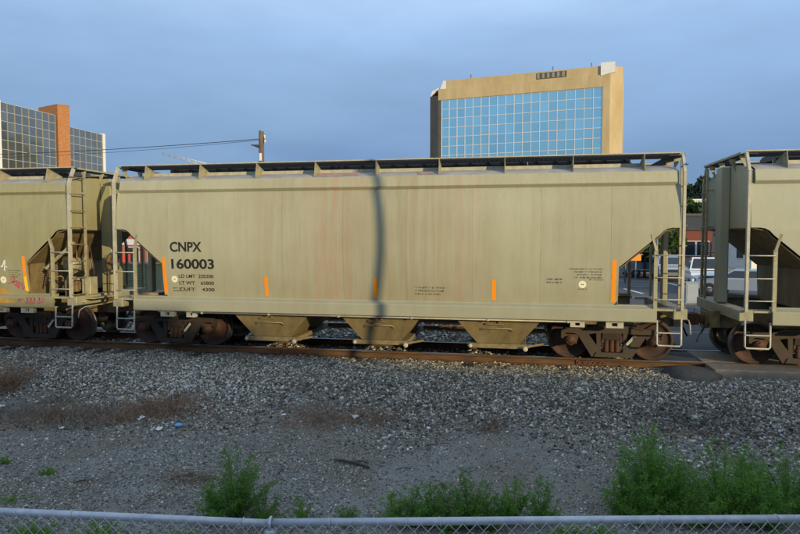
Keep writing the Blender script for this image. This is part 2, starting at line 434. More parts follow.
# street and crossing behind the tracks
rd = MB().box(-60, 70, 11.5, 40, -.5, -.285).build('road', 'road'); tag(rd, kind='structure')
for (px, py, ang, ln) in [(633, 291, .5, 3.2), (676, 285, .45, 3.5), (604, 300, .5, 3), (720, 296, .5, 3)]:
    p = atz(px, py, -.28)
    o = MB().box(-ln/2, ln/2, -.09, .09, -.003, .002).build('lane_marking', 'white_paint', rd); o.location = (p.x, p.y, -.278); o.rotation_euler[2] = ang + 1.2
cr = MB().box(4.6, 15, 7.0, 12, -.5, -.075).build('crossing_road', 'road'); tag(cr, kind='structure')
kb = MB().bbox(-60, 70, 40.003, 40.3, -.5, -.14, .02).build('kerb', 'concrete'); tag(kb, kind='structure')
tag(MB().box(-60, 70, 40.303, 44, -.5, -.15).build('pavement', 'concrete'), kind='structure')

# ------------------------------------------------------------------ railway tracks
RAILP = [(-.070, 0), (-.070, .011), (-.02, .028), (-.009, .045), (-.009, .125), (-.036, .142), (-.037, .168), (-.030, .178),
         (.030, .178), (.037, .168), (.036, .142), (.009, .125), (.009, .045), (.02, .028), (.070, .011), (.070, 0)]
def track(y0, x0, x1, tie_x0, tie_x1, rail_mat='rail_rust'):
    t = empty('railway_track', (0, y0, 0)); tag(t, kind='structure')
    for s in (-1, 1):
        yc = s * .7545; joints = [-40, -17.3, -5.4, 1.72, 13.6, 60]
        a = x0; cuts = [x for x in joints if x0 < x < x1] + [x1]
        for c in cuts:
            r = MB().prism([(u+yc, v-.178) for u, v in RAILP], 'x', a+.004, c-.004).build('rail', rail_mat, t)
            MB().box(a+.004, c-.004, yc-.027, yc+.027, .0005, .003).build('rail_head', 'rail_head', r)
            if c < x1:
                for q in (-1, 1):
                    jb = MB().bbox(c-.33, c+.33, yc+q*.012, yc+q*.034, -.148, -.045, .006)
                    for k in range(6): jb.cyl((c-.275+k*.11, yc+q*.03, -.096), (c-.275+k*.11, yc+q*.055, -.096), .017, 6, False)
                    jb.build('joint_bar', 'rust', r)
            a = c
    x = tie_x0
    while x < tie_x1:
        o = cpart('tie', 'tie', lambda: MB().bbox(-.115, .115, -1.3, 1.3, -.355, -.183, .012), 'tie_wood', t, T(x+rnd.uniform(-.02, .02), rnd.uniform(-.04, .04), 0) @ Matrix.Rotation(rnd.uniform(-.02, .02), 4, 'Z'))
        cpart('tie_plate', 'tiep', lambda: MB().box(-.09, .09, -.935, -.575, -.183, -.1725), 'rust', o)
        x += .53
    return t
track(0, -60, 60, -18, 3.7)
track(4.55, -60, 60, -14, 4.4)
# crossing panels of concrete and an asphalt lump at their end
cp = empty('crossing_surface', (0, 0, 0)); tag(cp, kind='structure')
for k in range(4):
    MB().bbox(4.12+k*2.45, 4.12+(k+1)*2.45-.015, -1.5+.01*rnd.random(), -.815, -.22, -.004, .015).build('crossing_panel', 'concrete', cp)
    MB().bbox(4.12+k*2.45, 4.12+(k+1)*2.45-.015, -.66, .66, -.22, -.004, .015).build('crossing_panel', 'concrete', cp)
    MB().bbox(4.12+k*2.45, 4.12+(k+1)*2.45-.015, .84, 3.75, -.22, -.01, .015).build('crossing_panel', 'asphalt', cp)
    MB().bbox(4.12+k*2.45, 4.12+(k+1)*2.45-.015, 3.87, 5.2, -.22, -.01, .015).build('crossing_panel', 'asphalt', cp)
    MB().bbox(4.12+k*2.45, 4.12+(k+1)*2.45-.015, 5.4, 7.2, -.22, -.02, .015).build('crossing_panel', 'asphalt', cp)
ap = MB(); rr = [(0, -.02), (.4, -.025), (.7, -.05), (.9, -.11), (1.0, -.24)]; nA = 28; vs = [(0, 0, rr[0][1])]; fs = []
for i, (r, z) in enumerate(rr[1:]):
    for k in range(nA):
        a = 2*pi*k/nA; q = 1+.06*sin(3*a+1)+.04*sin(5*a)
        vs.append((.62*r*q*cos(a), .62*r*q*sin(a)*1.0, z))
for k in range(nA): fs.append((0, 1+k, 1+(k+1) % nA))
for i in range(len(rr)-2):
    for k in range(nA): fs.append((1+i*nA+k, 1+(i+1)*nA+k, 1+(i+1)*nA+(k+1) % nA, 1+i*nA+(k+1) % nA))
ap.add(vs, fs, True); o = ap.build('asphalt_patch', 'asphalt'); o.location = (3.72, -1.36, 0); tag(o, kind='structure')
o = MB().add([(3.2, -.66, -.06), (4.115, -.66, -.02), (4.115, .66, -.02), (3.0, .66, -.06), (2.7, -.4, -.2), (2.6, .5, -.2)], [(0, 1, 2, 3), (0, 3, 5, 4)]).build('asphalt_wedge', 'asphalt'); tag(o, kind='structure')

# ------------------------------------------------------------------ ballast and gravel stones (joined, uncountable)
def stones(name, pts, size, cols, sink=.3, flat=.75):
    n = len(pts); base = np.array([(x, y, z) for x in (-1, 1) for y in (-1, 1) for z in (-1, 1)], float)
    V = base[None]*(1+nr.uniform(-.42, .30, (n, 8, 3)))*.5
    V[:, :, 2] *= flat
    V *= (size*nr.lognormal(0, .28, n))[:, None, None]
    q = nr.normal(size=(n, 4)); q[:, 1:3] *= .6; q /= np.linalg.norm(q, axis=1)[:, None]
    w_, x, y, z = q.T
    R = np.stack([1-2*(y*y+z*z), 2*(x*y-z*w_), 2*(x*z+y*w_), 2*(x*y+z*w_), 1-2*(x*x+z*z), 2*(y*z-x*w_), 2*(x*z-y*w_), 2*(y*z+x*w_), 1-2*(x*x+y*y)], 1).reshape(n, 3, 3)
    V = np.einsum('nij,nkj->nki', R, V)
    P = np.column_stack([pts[:, 0], pts[:, 1], ground_z(pts[:, 0], pts[:, 1]) + size*(nr.uniform(-.25, .45, n))])
    V = (V + P[:, None, :]).reshape(-1, 3)
    q = np.array([(0, 1, 3, 2), (4, 6, 7, 5), (0, 4, 5, 1), (2, 3, 7, 6), (0, 2, 6, 4), (1, 5, 7, 3)])
    Fc = (q[None]+8*np.arange(n)[:, None, None]).reshape(-1, 4)
    me = bpy.data.meshes.new(name); me.vertices.add(len(V)); me.vertices.foreach_set('co', V.ravel())
    me.loops.add(Fc.size); me.loops.foreach_set('vertex_index', Fc.ravel().astype(np.int32))
    me.polygons.add(len(Fc)); me.polygons.foreach_set('loop_start', np.arange(0, Fc.size, 4, dtype=np.int32))
    me.polygons.foreach_set('loop_total', np.full(len(Fc), 4, np.int32)); me.update(calc_edges=True); me.validate()
    ca = me.color_attributes.new('scol', 'FLOAT_COLOR', 'POINT')
    c4 = np.ones((n, 8, 4)); c4[:, :, :3] = cols[:, None, :]
    ca.data.foreach_set('color', c4.reshape(-1)); 
    return link(name, me, 'stone')
def stone_cols(n, kind, x=None, y=None):
    v = nr.lognormal(0, .74 if kind == 'b' else .42, n)
    c = (np.array([.172, .163, .142]) if kind == 'b' else np.array([.205, .197, .174]))[None]*v[:, None]
    br = nr.random(n) < (.22 if kind == 'b' else .10)
    c[br] *= np.array([1.2, .98, .76])
    wt = nr.random(n) < (.07 if kind == 'b' else .04); c[wt] = np.array([.58, .56, .46])*nr.uniform(.7, 1.25, (wt.sum(), 1))
    return np.clip(c, .03, .72)
# ballast shoulder on the near side
n = 200000
x = nr.uniform(-15.5, 11, n); y = -np.abs(nr.normal(0, 1.0, n))*2.1 - .80
patch = fbm(x*.5+9, y*.6, 3)
keep = (y > -6.9) & (nr.random(n) < np.clip(1.0-np.maximum(0, -2.9-y)*.34+(patch-.45)*2.2, .03, 1))
keep &= ~((x > 4.1) & (y > -1.52)) & ~(((x-3.72)**2+(y+1.36)**2) < .19*(.6+.8*fbm(x*6, y*6, 2)))
# only what the camera could plausibly see from near its place
yaw = np.arctan2(x-CAM.x, y-CAM.y); keep &= (yaw > YAW-.70) & (yaw < YAW+.70)
x, y = x[keep], y[keep]
cols = stone_cols(len(x), 'b')
pale = (np.exp(-((x+6.8)/2.4)**2-((y+3.2)/.9)**2)); cols *= (1+.55*pale)[:, None]
brown = sstep(-4, -1, x)*sstep(4.5, 1.5, x)*sstep(-2.6, -1.6, y); cols = np.clip(cols*(1+brown[:, None]*np.array([.35, .15, -.12])), .012, .7)  # warm sunlight beside the rail, put into the stone colours
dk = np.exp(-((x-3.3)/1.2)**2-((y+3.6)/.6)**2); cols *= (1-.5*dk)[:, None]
tag(stones('ballast', np.column_stack([x, y]), .031, cols), 'coarse grey crushed ballast sloping down from the rail', 'ballast', kind='stuff')
# between rails and beyond
n = 26000; x = nr.uniform(-13, 4.1, n); y = nr.uniform(-.7, 6.6, n)
k = (np.abs(np.abs(y)-.7545) > .09) & (np.abs(np.abs(y-4.55)-.7545) > .09); x, y = x[k], y[k]
tag(stones('track_ballast', np.column_stack([x, y]), .06, stone_cols(len(x), 'b')*.9), 'dark crushed stone ballast between the two tracks', 'ballast', kind='stuff')
# fine gravel of the yard in front
n = 190000; x = nr.uniform(-11, 8, n); y = nr.uniform(-11.3, -3.6, n)
yaw = np.arctan2(x-CAM.x, y-CAM.y); dep = (y-CAM.y)
keep = (yaw > YAW-.66) & (yaw < YAW+.66) & (nr.random(n) < np.clip(8/dep, .3, 1)) & (nr.random(n) < np.clip(.35+(fbm(x*.6+40, y*.6, 3)-.25)*3.5, .35, 1))
x, y = x[keep], y[keep]
tag(stones('gravel', np.column_stack([x, y]), .0165, stone_cols(len(x), 'g')*1.08), 'fine grey gravel covering the yard before the fence', 'gravel', kind='stuff')

# ------------------------------------------------------------------ covered hopper cars
PZ = [1.2, 1.5, 1.9, 2.4, 2.9, 3.4, 3.7, 3.9]; PYY = [1.405, 1.455, 1.512, 1.552, 1.558, 1.522, 1.478, 1.44]
def YB(z): return float(np.interp(z, PZ, PYY))
OB = [(1.27, 5.20), (1.30, 5.22), (1.34, 5.29), (1.41, 5.33), (1.6, 5.33), (1.85, 5.33), (2.12, 5.33), (2.35, 5.597), (2.57, 5.853),
      (2.80, 6.12), (2.89, 6.20), (2.935, 6.28), (2.955, 6.38)]
OT = [(2.956, 6.55), (3.15, 6.55), (3.4, 6.55), (3.65, 6.55), (3.87, 6.55)]
SEAMS = [-5.16, -3.70, -2.23, -.745, .745, 2.23, 3.70, 5.16]
def side_panel(rows):
    """rows = [(z, xa, xb)] bottom to top, near side (y negative); rim and back separate for crisp edges"""
    m = MB(); nx = 4; vs = []; fs = []
    for z, a, b in rows:
        for i in range(nx+1): vs.append((a+(b-a)*i/nx, -YB(z), z))
    R = len(rows)
    for r in range(R-1):
        for i in range(nx): fs.append((r*(nx+1)+i, r*(nx+1)+i+1, (r+1)*(nx+1)+i+1, (r+1)*(nx+1)+i))
    m.add(vs, fs, True)
    t = .012
    for side in (1, 2):
        for r in range(R-1):
            z0, z1 = rows[r][0], rows[r+1][0]; x0, x1 = rows[r][side], rows[r+1][side]
            m.add([(x0, -YB(z0), z0), (x1, -YB(z1), z1), (x1, -YB(z1)+t, z1), (x0, -YB(z0)+t, z0)], [(0, 1, 2, 3)])
    for r in range(R-1):
        (z0, a0, b0), (z1, a1, b1) = rows[r], rows[r+1]
        m.add([(a0, -YB(z0)+t, z0), (b0, -YB(z0)+t, z0), (b1, -YB(z1)+t, z1), (a1, -YB(z1)+t, z1)], [(0, 3, 2, 1)])
    for r in (0, R-1):
        z, a, b = rows[r]; m.add([(a, -YB(z), z), (b, -YB(z), z), (b, -YB(z)+t, z), (a, -YB(z)+t, z)], [(0, 1, 2, 3)])
    return m
MIRY = Matrix.Scale(-1, 4, (0, 1, 0)); MIRX = Matrix.Scale(-1, 4, (1, 0, 0)); ROT180 = Matrix.Rotation(pi, 4, 'Z')
ID = Matrix.Identity(4)

WHEEL = [(.10, -.10), (.11, -.10), (.125, -.065), (.20, -.035), (.33, -.015), (.385, -.035), (.40, -.062), (.448, -.066), (.4555, -.055)]
WTREAD = [(.4555, -.055), (.458, -.03), (.4575, .035), (.463, .050), (.482, .060), (.484, .072), (.478, .080), (.40, .080), (.38, .05), (.2, .02), (.1, .05)]
def side_frame():
    m = MB(); y0, y1 = -1.085, -.945
    # top chord, pedestal arms, columns, diagonals, bottom chord (each a little different in depth)
    m.prism([(-1.09, .50), (-1.09, .66), (-1.0, .725), (-.62, .735), (-.30, .79), (.30, .79), (.62, .735), (1.0, .725), (1.09, .66), (1.09, .50), (1.03, .50), (1.01, .60),
             (.96, .625), (.80, .615), (.74, .57), (.62, .585), (.30, .635), (-.30, .635), (-.62, .585), (-.74, .57), (-.80, .615), (-.96, .625), (-1.01, .60), (-1.03, .50)], 'y', y0, y1)
    for s in (-1, 1):
        m.prism([(s*.80, .70), (s*.56, .70), (s*.215, .20), (s*.27, .095), (s*.43, .10)], 'y', y0+.006, y1-.006)
        m.prism([(s*.235, .72), (s*.335, .72), (s*.315, .18), (s*.235, .16)], 'y', y0+.012, y1-.012)
        m.prism([(s*.72, .66), (s*.79, .66), (s*.80, .40), (s*.755, .37), (s*.715, .52)], 'y', y0+.017, y1-.017)
        m.prism([(s*.66, .715), (s*.64, .745), (s*.40, .79), (s*.36, .775)], 'y', y0-.03, y0+.04)
    m.prism([(-.38, .105), (.38, .105), (.33, .205), (-.33, .205)], 'y', y0-.02, y1+.06)
    return m
def spring():
    m = MB(); prof = []
    for k in range(9):
        z = .215+k*.029; prof += [(.046, z), (.060, z+.007), (.060, z+.02), (.046, z+.027)]
    m.lathe([(0.001, .21)]+prof+[(.001, .48)], 10, 'z'); return m
def bearing():
    m = MB(); m.lathe([(.001, -1.155), (.055, -1.155), (.06, -1.145), (.105, -1.14), (.112, -1.12), (.112, -.93), (.09, -.92)], 18, 'y', (0, 0, .457))
    for k in range(3):
        a = pi/2+k*2*pi/3; m.cyl((.07*cos(a), -1.14, .457+.07*sin(a)), (.07*cos(a), -1.165, .457+.07*sin(a)), .014, 6, False)
    m.prism([(-.13, .50), (-.15, .585), (.15, .585), (.13, .50), (.10, .54), (-.10, .54)], 'y', -1.07, -.93)
    return m
def truck(car, x, frame_mat):
    b = MB(); b.prism([(-1.08, .49), (-1.08, .64), (-.6, .72), (.6, .72), (1.08, .64), (1.08, .49), (.5, .38), (-.5, .38)], 'x', -.20, .20)
    b.cyl((0, 0, .7), (0, 0, .80), .2, 16)
    t = cpart('truck', 'bolster', lambda: b, 'truck_steel', car, T(x, 0, 0))
    for M in (ID, MIRY):
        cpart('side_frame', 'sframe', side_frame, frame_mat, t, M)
        for sx in (-.115, 0, .115):
            cpart('spring', 'spring', spring, 'rust', t, M @ T(sx, -1.02, 0))
        cpart('friction_wedge', 'wedge', lambda: MB().bbox(-.225, -.17, -1.06, -.96, .40, .58, .01).bbox(.17, .225, -1.06, -.96, .40, .58, .01).bbox(-.21, .21, -1.07, -.95, .485, .535, .01), 'rust', t, M)
        for s in (-1, 1):
            cpart('bearing', 'bearing', bearing, 'rust', t, M @ T(s*.889, 0, 0))
            cpart('wheel', 'wheel', lambda: MB().lathe(WHEEL, 44, 'y', (0, -.7545+.03, .457)), 'wheel_rust', t, M @ T(s*.889, 0, 0))
            cpart('tyre', 'wtread', lambda: MB().lathe(WTREAD, 44, 'y', (0, -.7545+.03, .457)), 'tread', t, M @ T(s*.889, 0, 0))
    for s in (-1, 1):
        cpart('axle', 'axle', lambda: MB().lathe([(.09, -.93), (.095, -.65), (.082, -.4), (.078, 0), (.082, .4), (.095, .65), (.09, .93)], 14, 'y', (0, 0, .457)), 'truck_steel', t, T(s*.889, 0, 0))
        cpart('brake_beam', 'bbeam', lambda: MB().bar((0, -.95, .36), (0, .95, .36), .06, .10).bbox(.0, .07, -.82, -.66, .30, .52, .01).bbox(.0, .07, .66, .82, .30, .52, .01), 'truck_steel', t, T(s*.33, 0, 0) @ (ID if s > 0 else ROT180))
    MB().bar((.30, -1.15, .40), (.47, -1.15, .60), .02, .055).build('brake_lever', 'light_metal', t)
    return t

def on_side(x, z, off=.004):
    """matrix for flat work on the near side at car-local x, z"""
    dz = .02; sl = (YB(z+dz)-YB(z-dz))/(2*dz)
    return T(x, -YB(z)-off, z) @ Matrix.Rotation(pi/2+math.atan(sl), 4, 'X')
def strip_on_side(x0, x1, z0, z1, off=.003, lean=0.0):
    m = MB(); n = 5; vs = []
    for i in range(n+1):
        z = z0+(z1-z0)*i/n; dx = lean*(1-i/n)
        vs += [(x0+dx, -YB(z)-off, z), (x1+dx, -YB(z)-off, z)]
    m.add(vs, [(2*i, 2*i+1, 2*i+3, 2*i+2) for i in range(n)], True)
    m.add([(x, y+off*.9, z) for x, y, z in vs], [(2*i, 2*i+2, 2*i+3, 2*i+1) for i in range(n)], True)
    return m
def fit_text(name, s, w_, h, x, z, mat, car, bold=.0, off=.004):
    o = text_mesh(name, s, 1.0, mat, car, ID, bold)
    co = np.array([v.co[:] for v in o.data.vertices]); mn, mxx = co.min(0), co.max(0)
    for v in o.data.vertices:
        v.co.x = (v.co.x-mn[0])*w_/(mxx[0]-mn[0]); v.co.y = (v.co.y-mn[1])*h/(mxx[1]-mn[1])
        v.co.z = (v.co.z-mn[2])
    o.matrix_local = on_side(x, z+h/2, off) @ T(0, -h/2, 0); return o
def fine_print(car, x, z, w_, rows, dz, right=False, mat='faded_ink', seed=1, sc=1.0):
    r = random.Random(seed); m = MB()
    for k in range(rows):
        ww = w_*r.uniform(.72, 1.0) if k else w_
        xx = (w_-ww if right else 0); end = xx+ww; zz = -k*dz
        while xx < end-.02:
            wl = min(r.uniform(.04, .13)*sc, end-xx); q = xx
            while q < xx+wl:
                h = dz*.5; g = r.uniform(.010, .018)*sc
                kind = r.randrange(3)
                if kind != 1: m.box(q, q+g*.35, zz, zz+h, 0, .001)
                if kind != 0: m.box(q+g*.36, q+g, zz+h*r.choice((0, .4, .7)), zz+h*r.choice((.75, 1.0)), 0, .001)
                q += g*1.5
            xx += wl+.022*sc
    o = m.build('fine_print', mat, car); o.matrix_local = on_side(x, z); o['kind'] = 'stuff'; return o
def sticker(car, x, z, r=.082):
    o = MB().lathe([(.0005, .0012), (r, .0012), (r, 0)], 24, 'z', (0, 0, 0), False).build('round_sticker', 'sticker', car); o.matrix_local = on_side(x, z)
    MB().add([(-.035, 0, .002), (-.012, -.014, .002), (-.002, 0, .002), (-.012, .014, .002), (.035, 0, .002), (.012, -.014, .002), (.002, 0, .002), (.012, .014, .002)], [(0, 1, 2, 3), (4, 7, 6, 5)]).build('mark', 'ink', o)
def ribbon(car, pts, w_, mat, name='graffiti_stroke', sill=False, off=.004):
    """painted stroke on the near side through (x,z) points"""
    P = [Vector((a, b)) for a, b in pts]; m = MB(); vs = []
    for i, p in enumerate(P):
        t = (P[min(i+1, len(P)-1)]-P[max(i-1, 0)]); t = t.normalized() if t.length > 1e-6 else Vector((1, 0)); nn = Vector((-t.y, t.x))*w_/2
        for q in (p+nn, p-nn): vs.append((q.x, -(1.572 if sill else YB(q.y)+off), q.y))
    m.add(vs, [(2*i, 2*i+1, 2*i+3, 2*i+2) for i in range(len(P)-1)]); return m.build(name, mat, car)

SILLP = [(-1.36, 1.315), (-1.43, 1.305), (-1.445, 1.285), (-1.555, 1.235), (-1.568, 1.215), (-1.568, .972), (-1.555, .957), (-1.40, .957), (-1.40, .99), (-1.52, .99), (-1.52, 1.19), (-1.36, 1.25)]
def hopper_car(name, cx, paint, trim, seed, label, post=(.1, .12), frame_mats=('truck_lit', 'truck_lit')):
    r = random.Random(seed)
    car = empty(name, (cx, 0, 0)); tag(car, label, 'hopper car')
    # side panels, near and far
    zi = [1.27, 1.4, 1.6, 1.85, 2.12, 2.4, 2.7, 2.956, 3.15, 3.4, 3.65, 3.87]
    for M, far in ((ID, 0), (MIRY, 1)):
        for k in range(7):
            a, b = SEAMS[k]+.0012, SEAMS[k+1]-.0012
            cpart('side_panel', ('sp', k), lambda: side_panel([(z, a, b) for z in zi]), paint, car, M)
        for s in (1, -1):
            MM = M if s > 0 else M @ MIRX
            rows_b = [(z, 5.1612, xo) for z, xo in OB]; rows_t = [(z, 5.1612, xo) for z, xo in OT]
            cpart('end_side_panel', 'spe', lambda: side_panel(rows_b+rows_t), paint, car, MM)
    m = MB(); Yi = lambda z: YB(z)-.0145
    zz = [1.27, 1.4, 1.6, 1.85, 2.12, 2.4, 2.7, 2.956, 3.15, 3.4, 3.65, 3.87]
    poly = [(-Yi(z), z) for z in zz]+[(Yi(z), z) for z in zz[::-1]]
    cpart('inner_hull', 'hull', lambda: MB().prism(poly, 'x', -5.25, 5.25), 'trim_dirty', car)
    # side sill, eave plate
    for M in (ID, MIRY):
        cpart('side_sill', 'sill', lambda: MB().prism(SILLP, 'x', -6.10, 6.10), 'paint_right' if paint == 'paint_main' else paint, car, M)
        cpart('side_plate', 'plate', lambda: MB().prism([(-1.40, 4.135), (-1.452, 4.145), (-1.462, 4.135), (-1.512, 3.915), (-1.506, 3.903), (-1.44, 3.83), (-1.40, 3.83)], 'x', -6.47, 6.47), paint, car, M)
    # roof
    RP = [(1.452, 4.142), (1.40, 4.17), (1.3, 4.212), (1.15, 4.258), (.95, 4.30), (.7, 4.338), (.45, 4.36), (0, 4.375)]
    rp = [(-a, b) for a, b in RP]+[(a, b) for a, b in RP[::-1][1:]]
    def roof():
        m = MB(); n = len(rp); vs = [(x, y, z) for x in (-6.46, 6.46) for y, z in rp]
        m.add(vs, [(i, i+1, n+i+1, n+i) for i in range(n-1)], True)
        m.add([(x, y, z-.02) for x, y, z in vs], [(i, n+i, n+i+1, i+1) for i in range(n-1)]); return m
    rf = cpart('roof', 'roof', roof, 'roof_paint', car)
    cpart('hatch_coaming', 'coam', lambda: MB().box(-5.75, 5.75, -.40, -.36, 4.355, 4.455).box(-5.75, 5.75, .36, .40, 4.355, 4.455), trim, rf)
    for k in range(5):
        h = cpart('hatch_cover', 'hatch', lambda: MB().prism([(-.45, 4.45), (-.45, 4.53), (-.3, 4.585), (.3, 4.585), (.45, 4.53), (.45, 4.45)], 'x', -1.13, 1.13), 'dark_paint', rf, T(-4.58+k*2.29, 0, 0))
        cpart('hatch_batten', 'batten', lambda: sum_boxes([(-.95+j*.38+.05*(j%2), -.5, 4.46, .06, .08, .13) for j in range(6)]), 'dark_paint', rf, T(-4.58+k*2.29, 0, 0))['kind'] = 'stuff'
    for ys in (-1, 1): cpart('roof_rail', 'rrail', lambda: MB().box(-5.85, 5.85, .965, .985, 4.285, 4.368).box(-5.85, 5.85, .90, .964, 4.355, 4.366), 'light_metal', rf, ID if ys > 0 else MIRY)
    # running boards on both roof edges with gusset brackets
    def grating():
        m = MB()
        for k in range(9): m.box(-6.55, 6.55, .585+k*.088, .591+k*.088, 4.503, 4.535)
        for k in range(131): m.box(-6.55+k*.1, -6.545+k*.1, .58, 1.30, 4.506, 4.533)
        return m
    for s, M in ((-1, MIRY), (1, ID)):
        g = cpart('running_board', 'grating', grating, 'grate', car, M); g['kind'] = 'stuff'
        cpart('board_edge', 'gedge', lambda: MB().box(-6.6, 6.6, 1.302, 1.322, 4.527, 4.552), 'light_metal', car, M)
        cpart('board_inner_edge', 'gedge2', lambda: MB().box(-6.55, 6.55, .555, .575, 4.50, 4.54), trim, car, M)
        for k in range(9):
            cpart('board_bracket', 'brk', lambda: MB().prism([(1.345, 4.52), (1.43, 4.175), (1.30, 4.20), (.82, 4.325), (.80, 4.36), (1.22, 4.50)], 'x', -.006, .006), trim, car, M @ T(-5.84+k*1.46, 0, 0))
    # ends
    for e, M in ((1, ID), (-1, ROT180)):
        def end_sheet():
            pts = [(-YB(z)+.014, z) for z in (2.956, 3.2, 3.5, 3.87)]+[(-1.42, 4.13)]+[(y, z-.024) for y, z in rp[1:-1]]
            pts += [(1.42, 4.13)]+[(YB(z)-.014, z) for z in (3.87, 3.5, 3.2, 2.956)]
            return MB().prism(pts, 'x', 6.49, 6.515)
        cpart('end_sheet', 'esh', end_sheet, paint, car, M)
        cpart('slope_sheet', 'slope', lambda: MB().prism([(5.345, 2.10), (6.13, 2.78), (6.22, 2.90), (6.515, 2.952), (6.515, 2.94), (6.25, 2.88), (6.16, 2.765), (5.357, 2.085)], 'y', -1.505, 1.505), 'hopper_paint', car, M)
        cpart('bulkhead', 'bulk', lambda: MB().box(5.315, 5.335, -1.43, 1.43, 1.24, 2.105), 'hopper_paint', car, M)
        cpart('center_post', ('cpost', post), lambda: MB().bbox(6.518, 6.52+post[1], -post[0], post[0], 1.27, 4.34, .02), paint, car, M)
        cpart('end_sill', 'esill', lambda: MB().bbox(6.44, 6.72, -1.50, 1.50, 1.02, 1.25, .015).box(6.10, 6.44, -1.50, -1.15, 1.20, 1.24).box(6.10, 6.44, 1.15, 1.50, 1.20, 1.24), trim, car, M)
        cpart('draft_sill', 'draft', lambda: MB().bbox(3.6, 6.98, -.24, .24, .70, 1.06, .015).box(6.72, 6.95, -.34, .34, .72, 1.1), 'trim_dirty', car, M)
        cpart('end_running_board', 'erb', lambda: end_board(), 'grate', car, M)['kind'] = 'stuff'
        cpart('end_board_edge', 'erbe', lambda: MB().box(6.665, 6.685, -1.28, 1.28, 4.485, 4.53), trim, car, M)
        for y in (-.95, -.25, .45, 1.1):
            cpart('end_board_bracket', 'ebrk', lambda: MB().prism([(6.52, 4.47), (6.66, 4.47), (6.65, 4.43), (6.52, 4.20)], 'y', -.006, .006), trim, car, M @ T(0, y, 0))
        for sy in (-1, 1):
            cpart('corner_post', 'cor', lambda: MB().bar((6.60, -1.53, 1.22), (6.60, -1.53, 4.10), .055, .085).bar((6.60, -1.53, 4.09), (6.60, -1.34, 4.49), .052, .08), 'light_metal' if e*sy*-1 > 0 else trim, car, M @ (ID if sy < 0 else MIRY))
            cpart('side_post', 'spost', lambda: MB().bar((6.07, -1.515, 1.24), (6.07, -1.515, 2.50), .075, .05).bar((6.07, -1.515, 2.47), (5.975, -1.53, 2.82), .07, .05), trim, car, M @ (ID if sy < 0 else MIRY))
            for z in (1.45, 1.91, 2.38):
                cpart('handhold', 'hh', lambda: MB().tube([(6.06, -1.50, 0), (6.09, -1.565, 0), (6.57, -1.575, 0), (6.60, -1.53, 0)], .013, 6), 'light_metal', car, M @ (ID if sy < 0 else MIRY) @ T(0, 0, z))
            st = cpart('step', 'step', lambda: MB().tube([(6.12, -1.50, 1.0), (6.12, -1.52, .50), (6.15, -1.525, .465), (6.57, -1.525, .465), (6.60, -1.52, .50), (6.60, -1.50, 1.04)], .021, 6), 'light_metal', car, M @ (ID if sy < 0 else MIRY))
            cpart('tread_bar', 'step2', lambda: MB().bar((6.12, -1.52, .74), (6.60, -1.52, .74), .05, .022), 'light_metal', st)
        # full-height ladder at one corner of each end
        ld = cpart('end_ladder', 'lad', lambda: MB().bar((6.66, -1.04, 1.1), (6.66, -1.04, 4.42), .05, .05).bar((6.66, -1.04, 3.9), (6.52, -1.04, 3.9), .03, .04).bar((6.66, -1.04, 3.0), (6.52, -1.04, 3.0), .03, .04), trim, car, M)
        for k in range(8):
            cpart('rung', 'rung', lambda: MB().tube([(6.60, -1.54, 0), (6.665, -1.52, 0), (6.67, -1.06, 0), (6.66, -1.03, 0)], .014, 6), 'trim_dirty', ld, T(0, 0, 1.30+k*.425))
        # coupler
        cpart('coupler', 'coup', lambda: MB().bbox(6.9, 7.10, -.10, .10, .78, .96, .02).prism([(7.08, -.14), (7.20, -.19), (7.27, -.12), (7.21, -.05), (7.17, .02), (7.24, .08), (7.22, .15), (7.10, .13)], 'z', .74, 1.0), 'rust', car, M)
        cpart('air_hose', 'hose', lambda: MB().tube([(6.95, .35, .80), (7.05, .36, .74), (7.14, .37, .55), (7.20, .38, .42), (7.22, .38, .40)], .022, 7), 'hose', car, M)
        cpart('uncoupling_lever', 'ulev', lambda: MB().tube([(6.78, -1.52, .72), (6.78, -1.48, .90), (6.8, -1.3, .98), (6.85, -.4, .99), (6.95, -.15, 1.05)], .014, 6), 'light_metal', car, M)
    # hoppers and gates
    for hx in (-2.6, .1, 2.8):
        def hop():
            m = MB(); tp = [(-1.0, -1.38, .98), (1.0, -1.38, .98), (1.0, 1.38, .98), (-1.0, 1.38, .98)]; bt = [(-.47, -1.24, .36), (.47, -1.24, .36), (.47, 1.24, .36), (-.47, 1.24, .36)]
            return m.add(tp+bt, [(0, 1, 5, 4), (1, 2, 6, 5), (2, 3, 7, 6), (3, 0, 4, 7), (0, 3, 2, 1), (4, 5, 6, 7)])
        h = cpart('hopper_bay', 'hop', hop, 'hopper_paint', car, T(hx, 0, 0))
        cpart('outlet_gate', 'gate', lambda: MB().bbox(-.66, .62, -1.27, 1.27, .245, .352, .012).bbox(-.70, .70, -1.22, -1.12, .265, .325, .006), 'gate_metal', h)
        cpart('capstan', 'caps', lambda: MB().lathe([(.001, -1.40), (.035, -1.40), (.055, -1.395), (.055, -1.36), (.03, -1.355), (.03, -1.2)], 10, 'y', (.60, 0, .27)), 'light_metal', h)
        cpart('capstan', 'caps2', lambda: MB().lathe([(.001, -1.36), (.045, -1.36), (.045, -1.33), (.03, -1.33), (.03, -1.2)], 10, 'y', (-.62, 0, .30)), 'light_metal', h)
        cpart('gate_rack', 'rack', lambda: MB().bar((.62, -1.25, .30), (1.0, -1.22, .37), .03, .045), 'trim_dirty', h)
        cpart('lift_bar', 'lift', lambda: MB().tube([(-.36, -1.345, .66), (-.32, -1.40, .72), (.30, -1.41, .72), (.33, -1.345, .66)], .009, 5), 'trim', h)
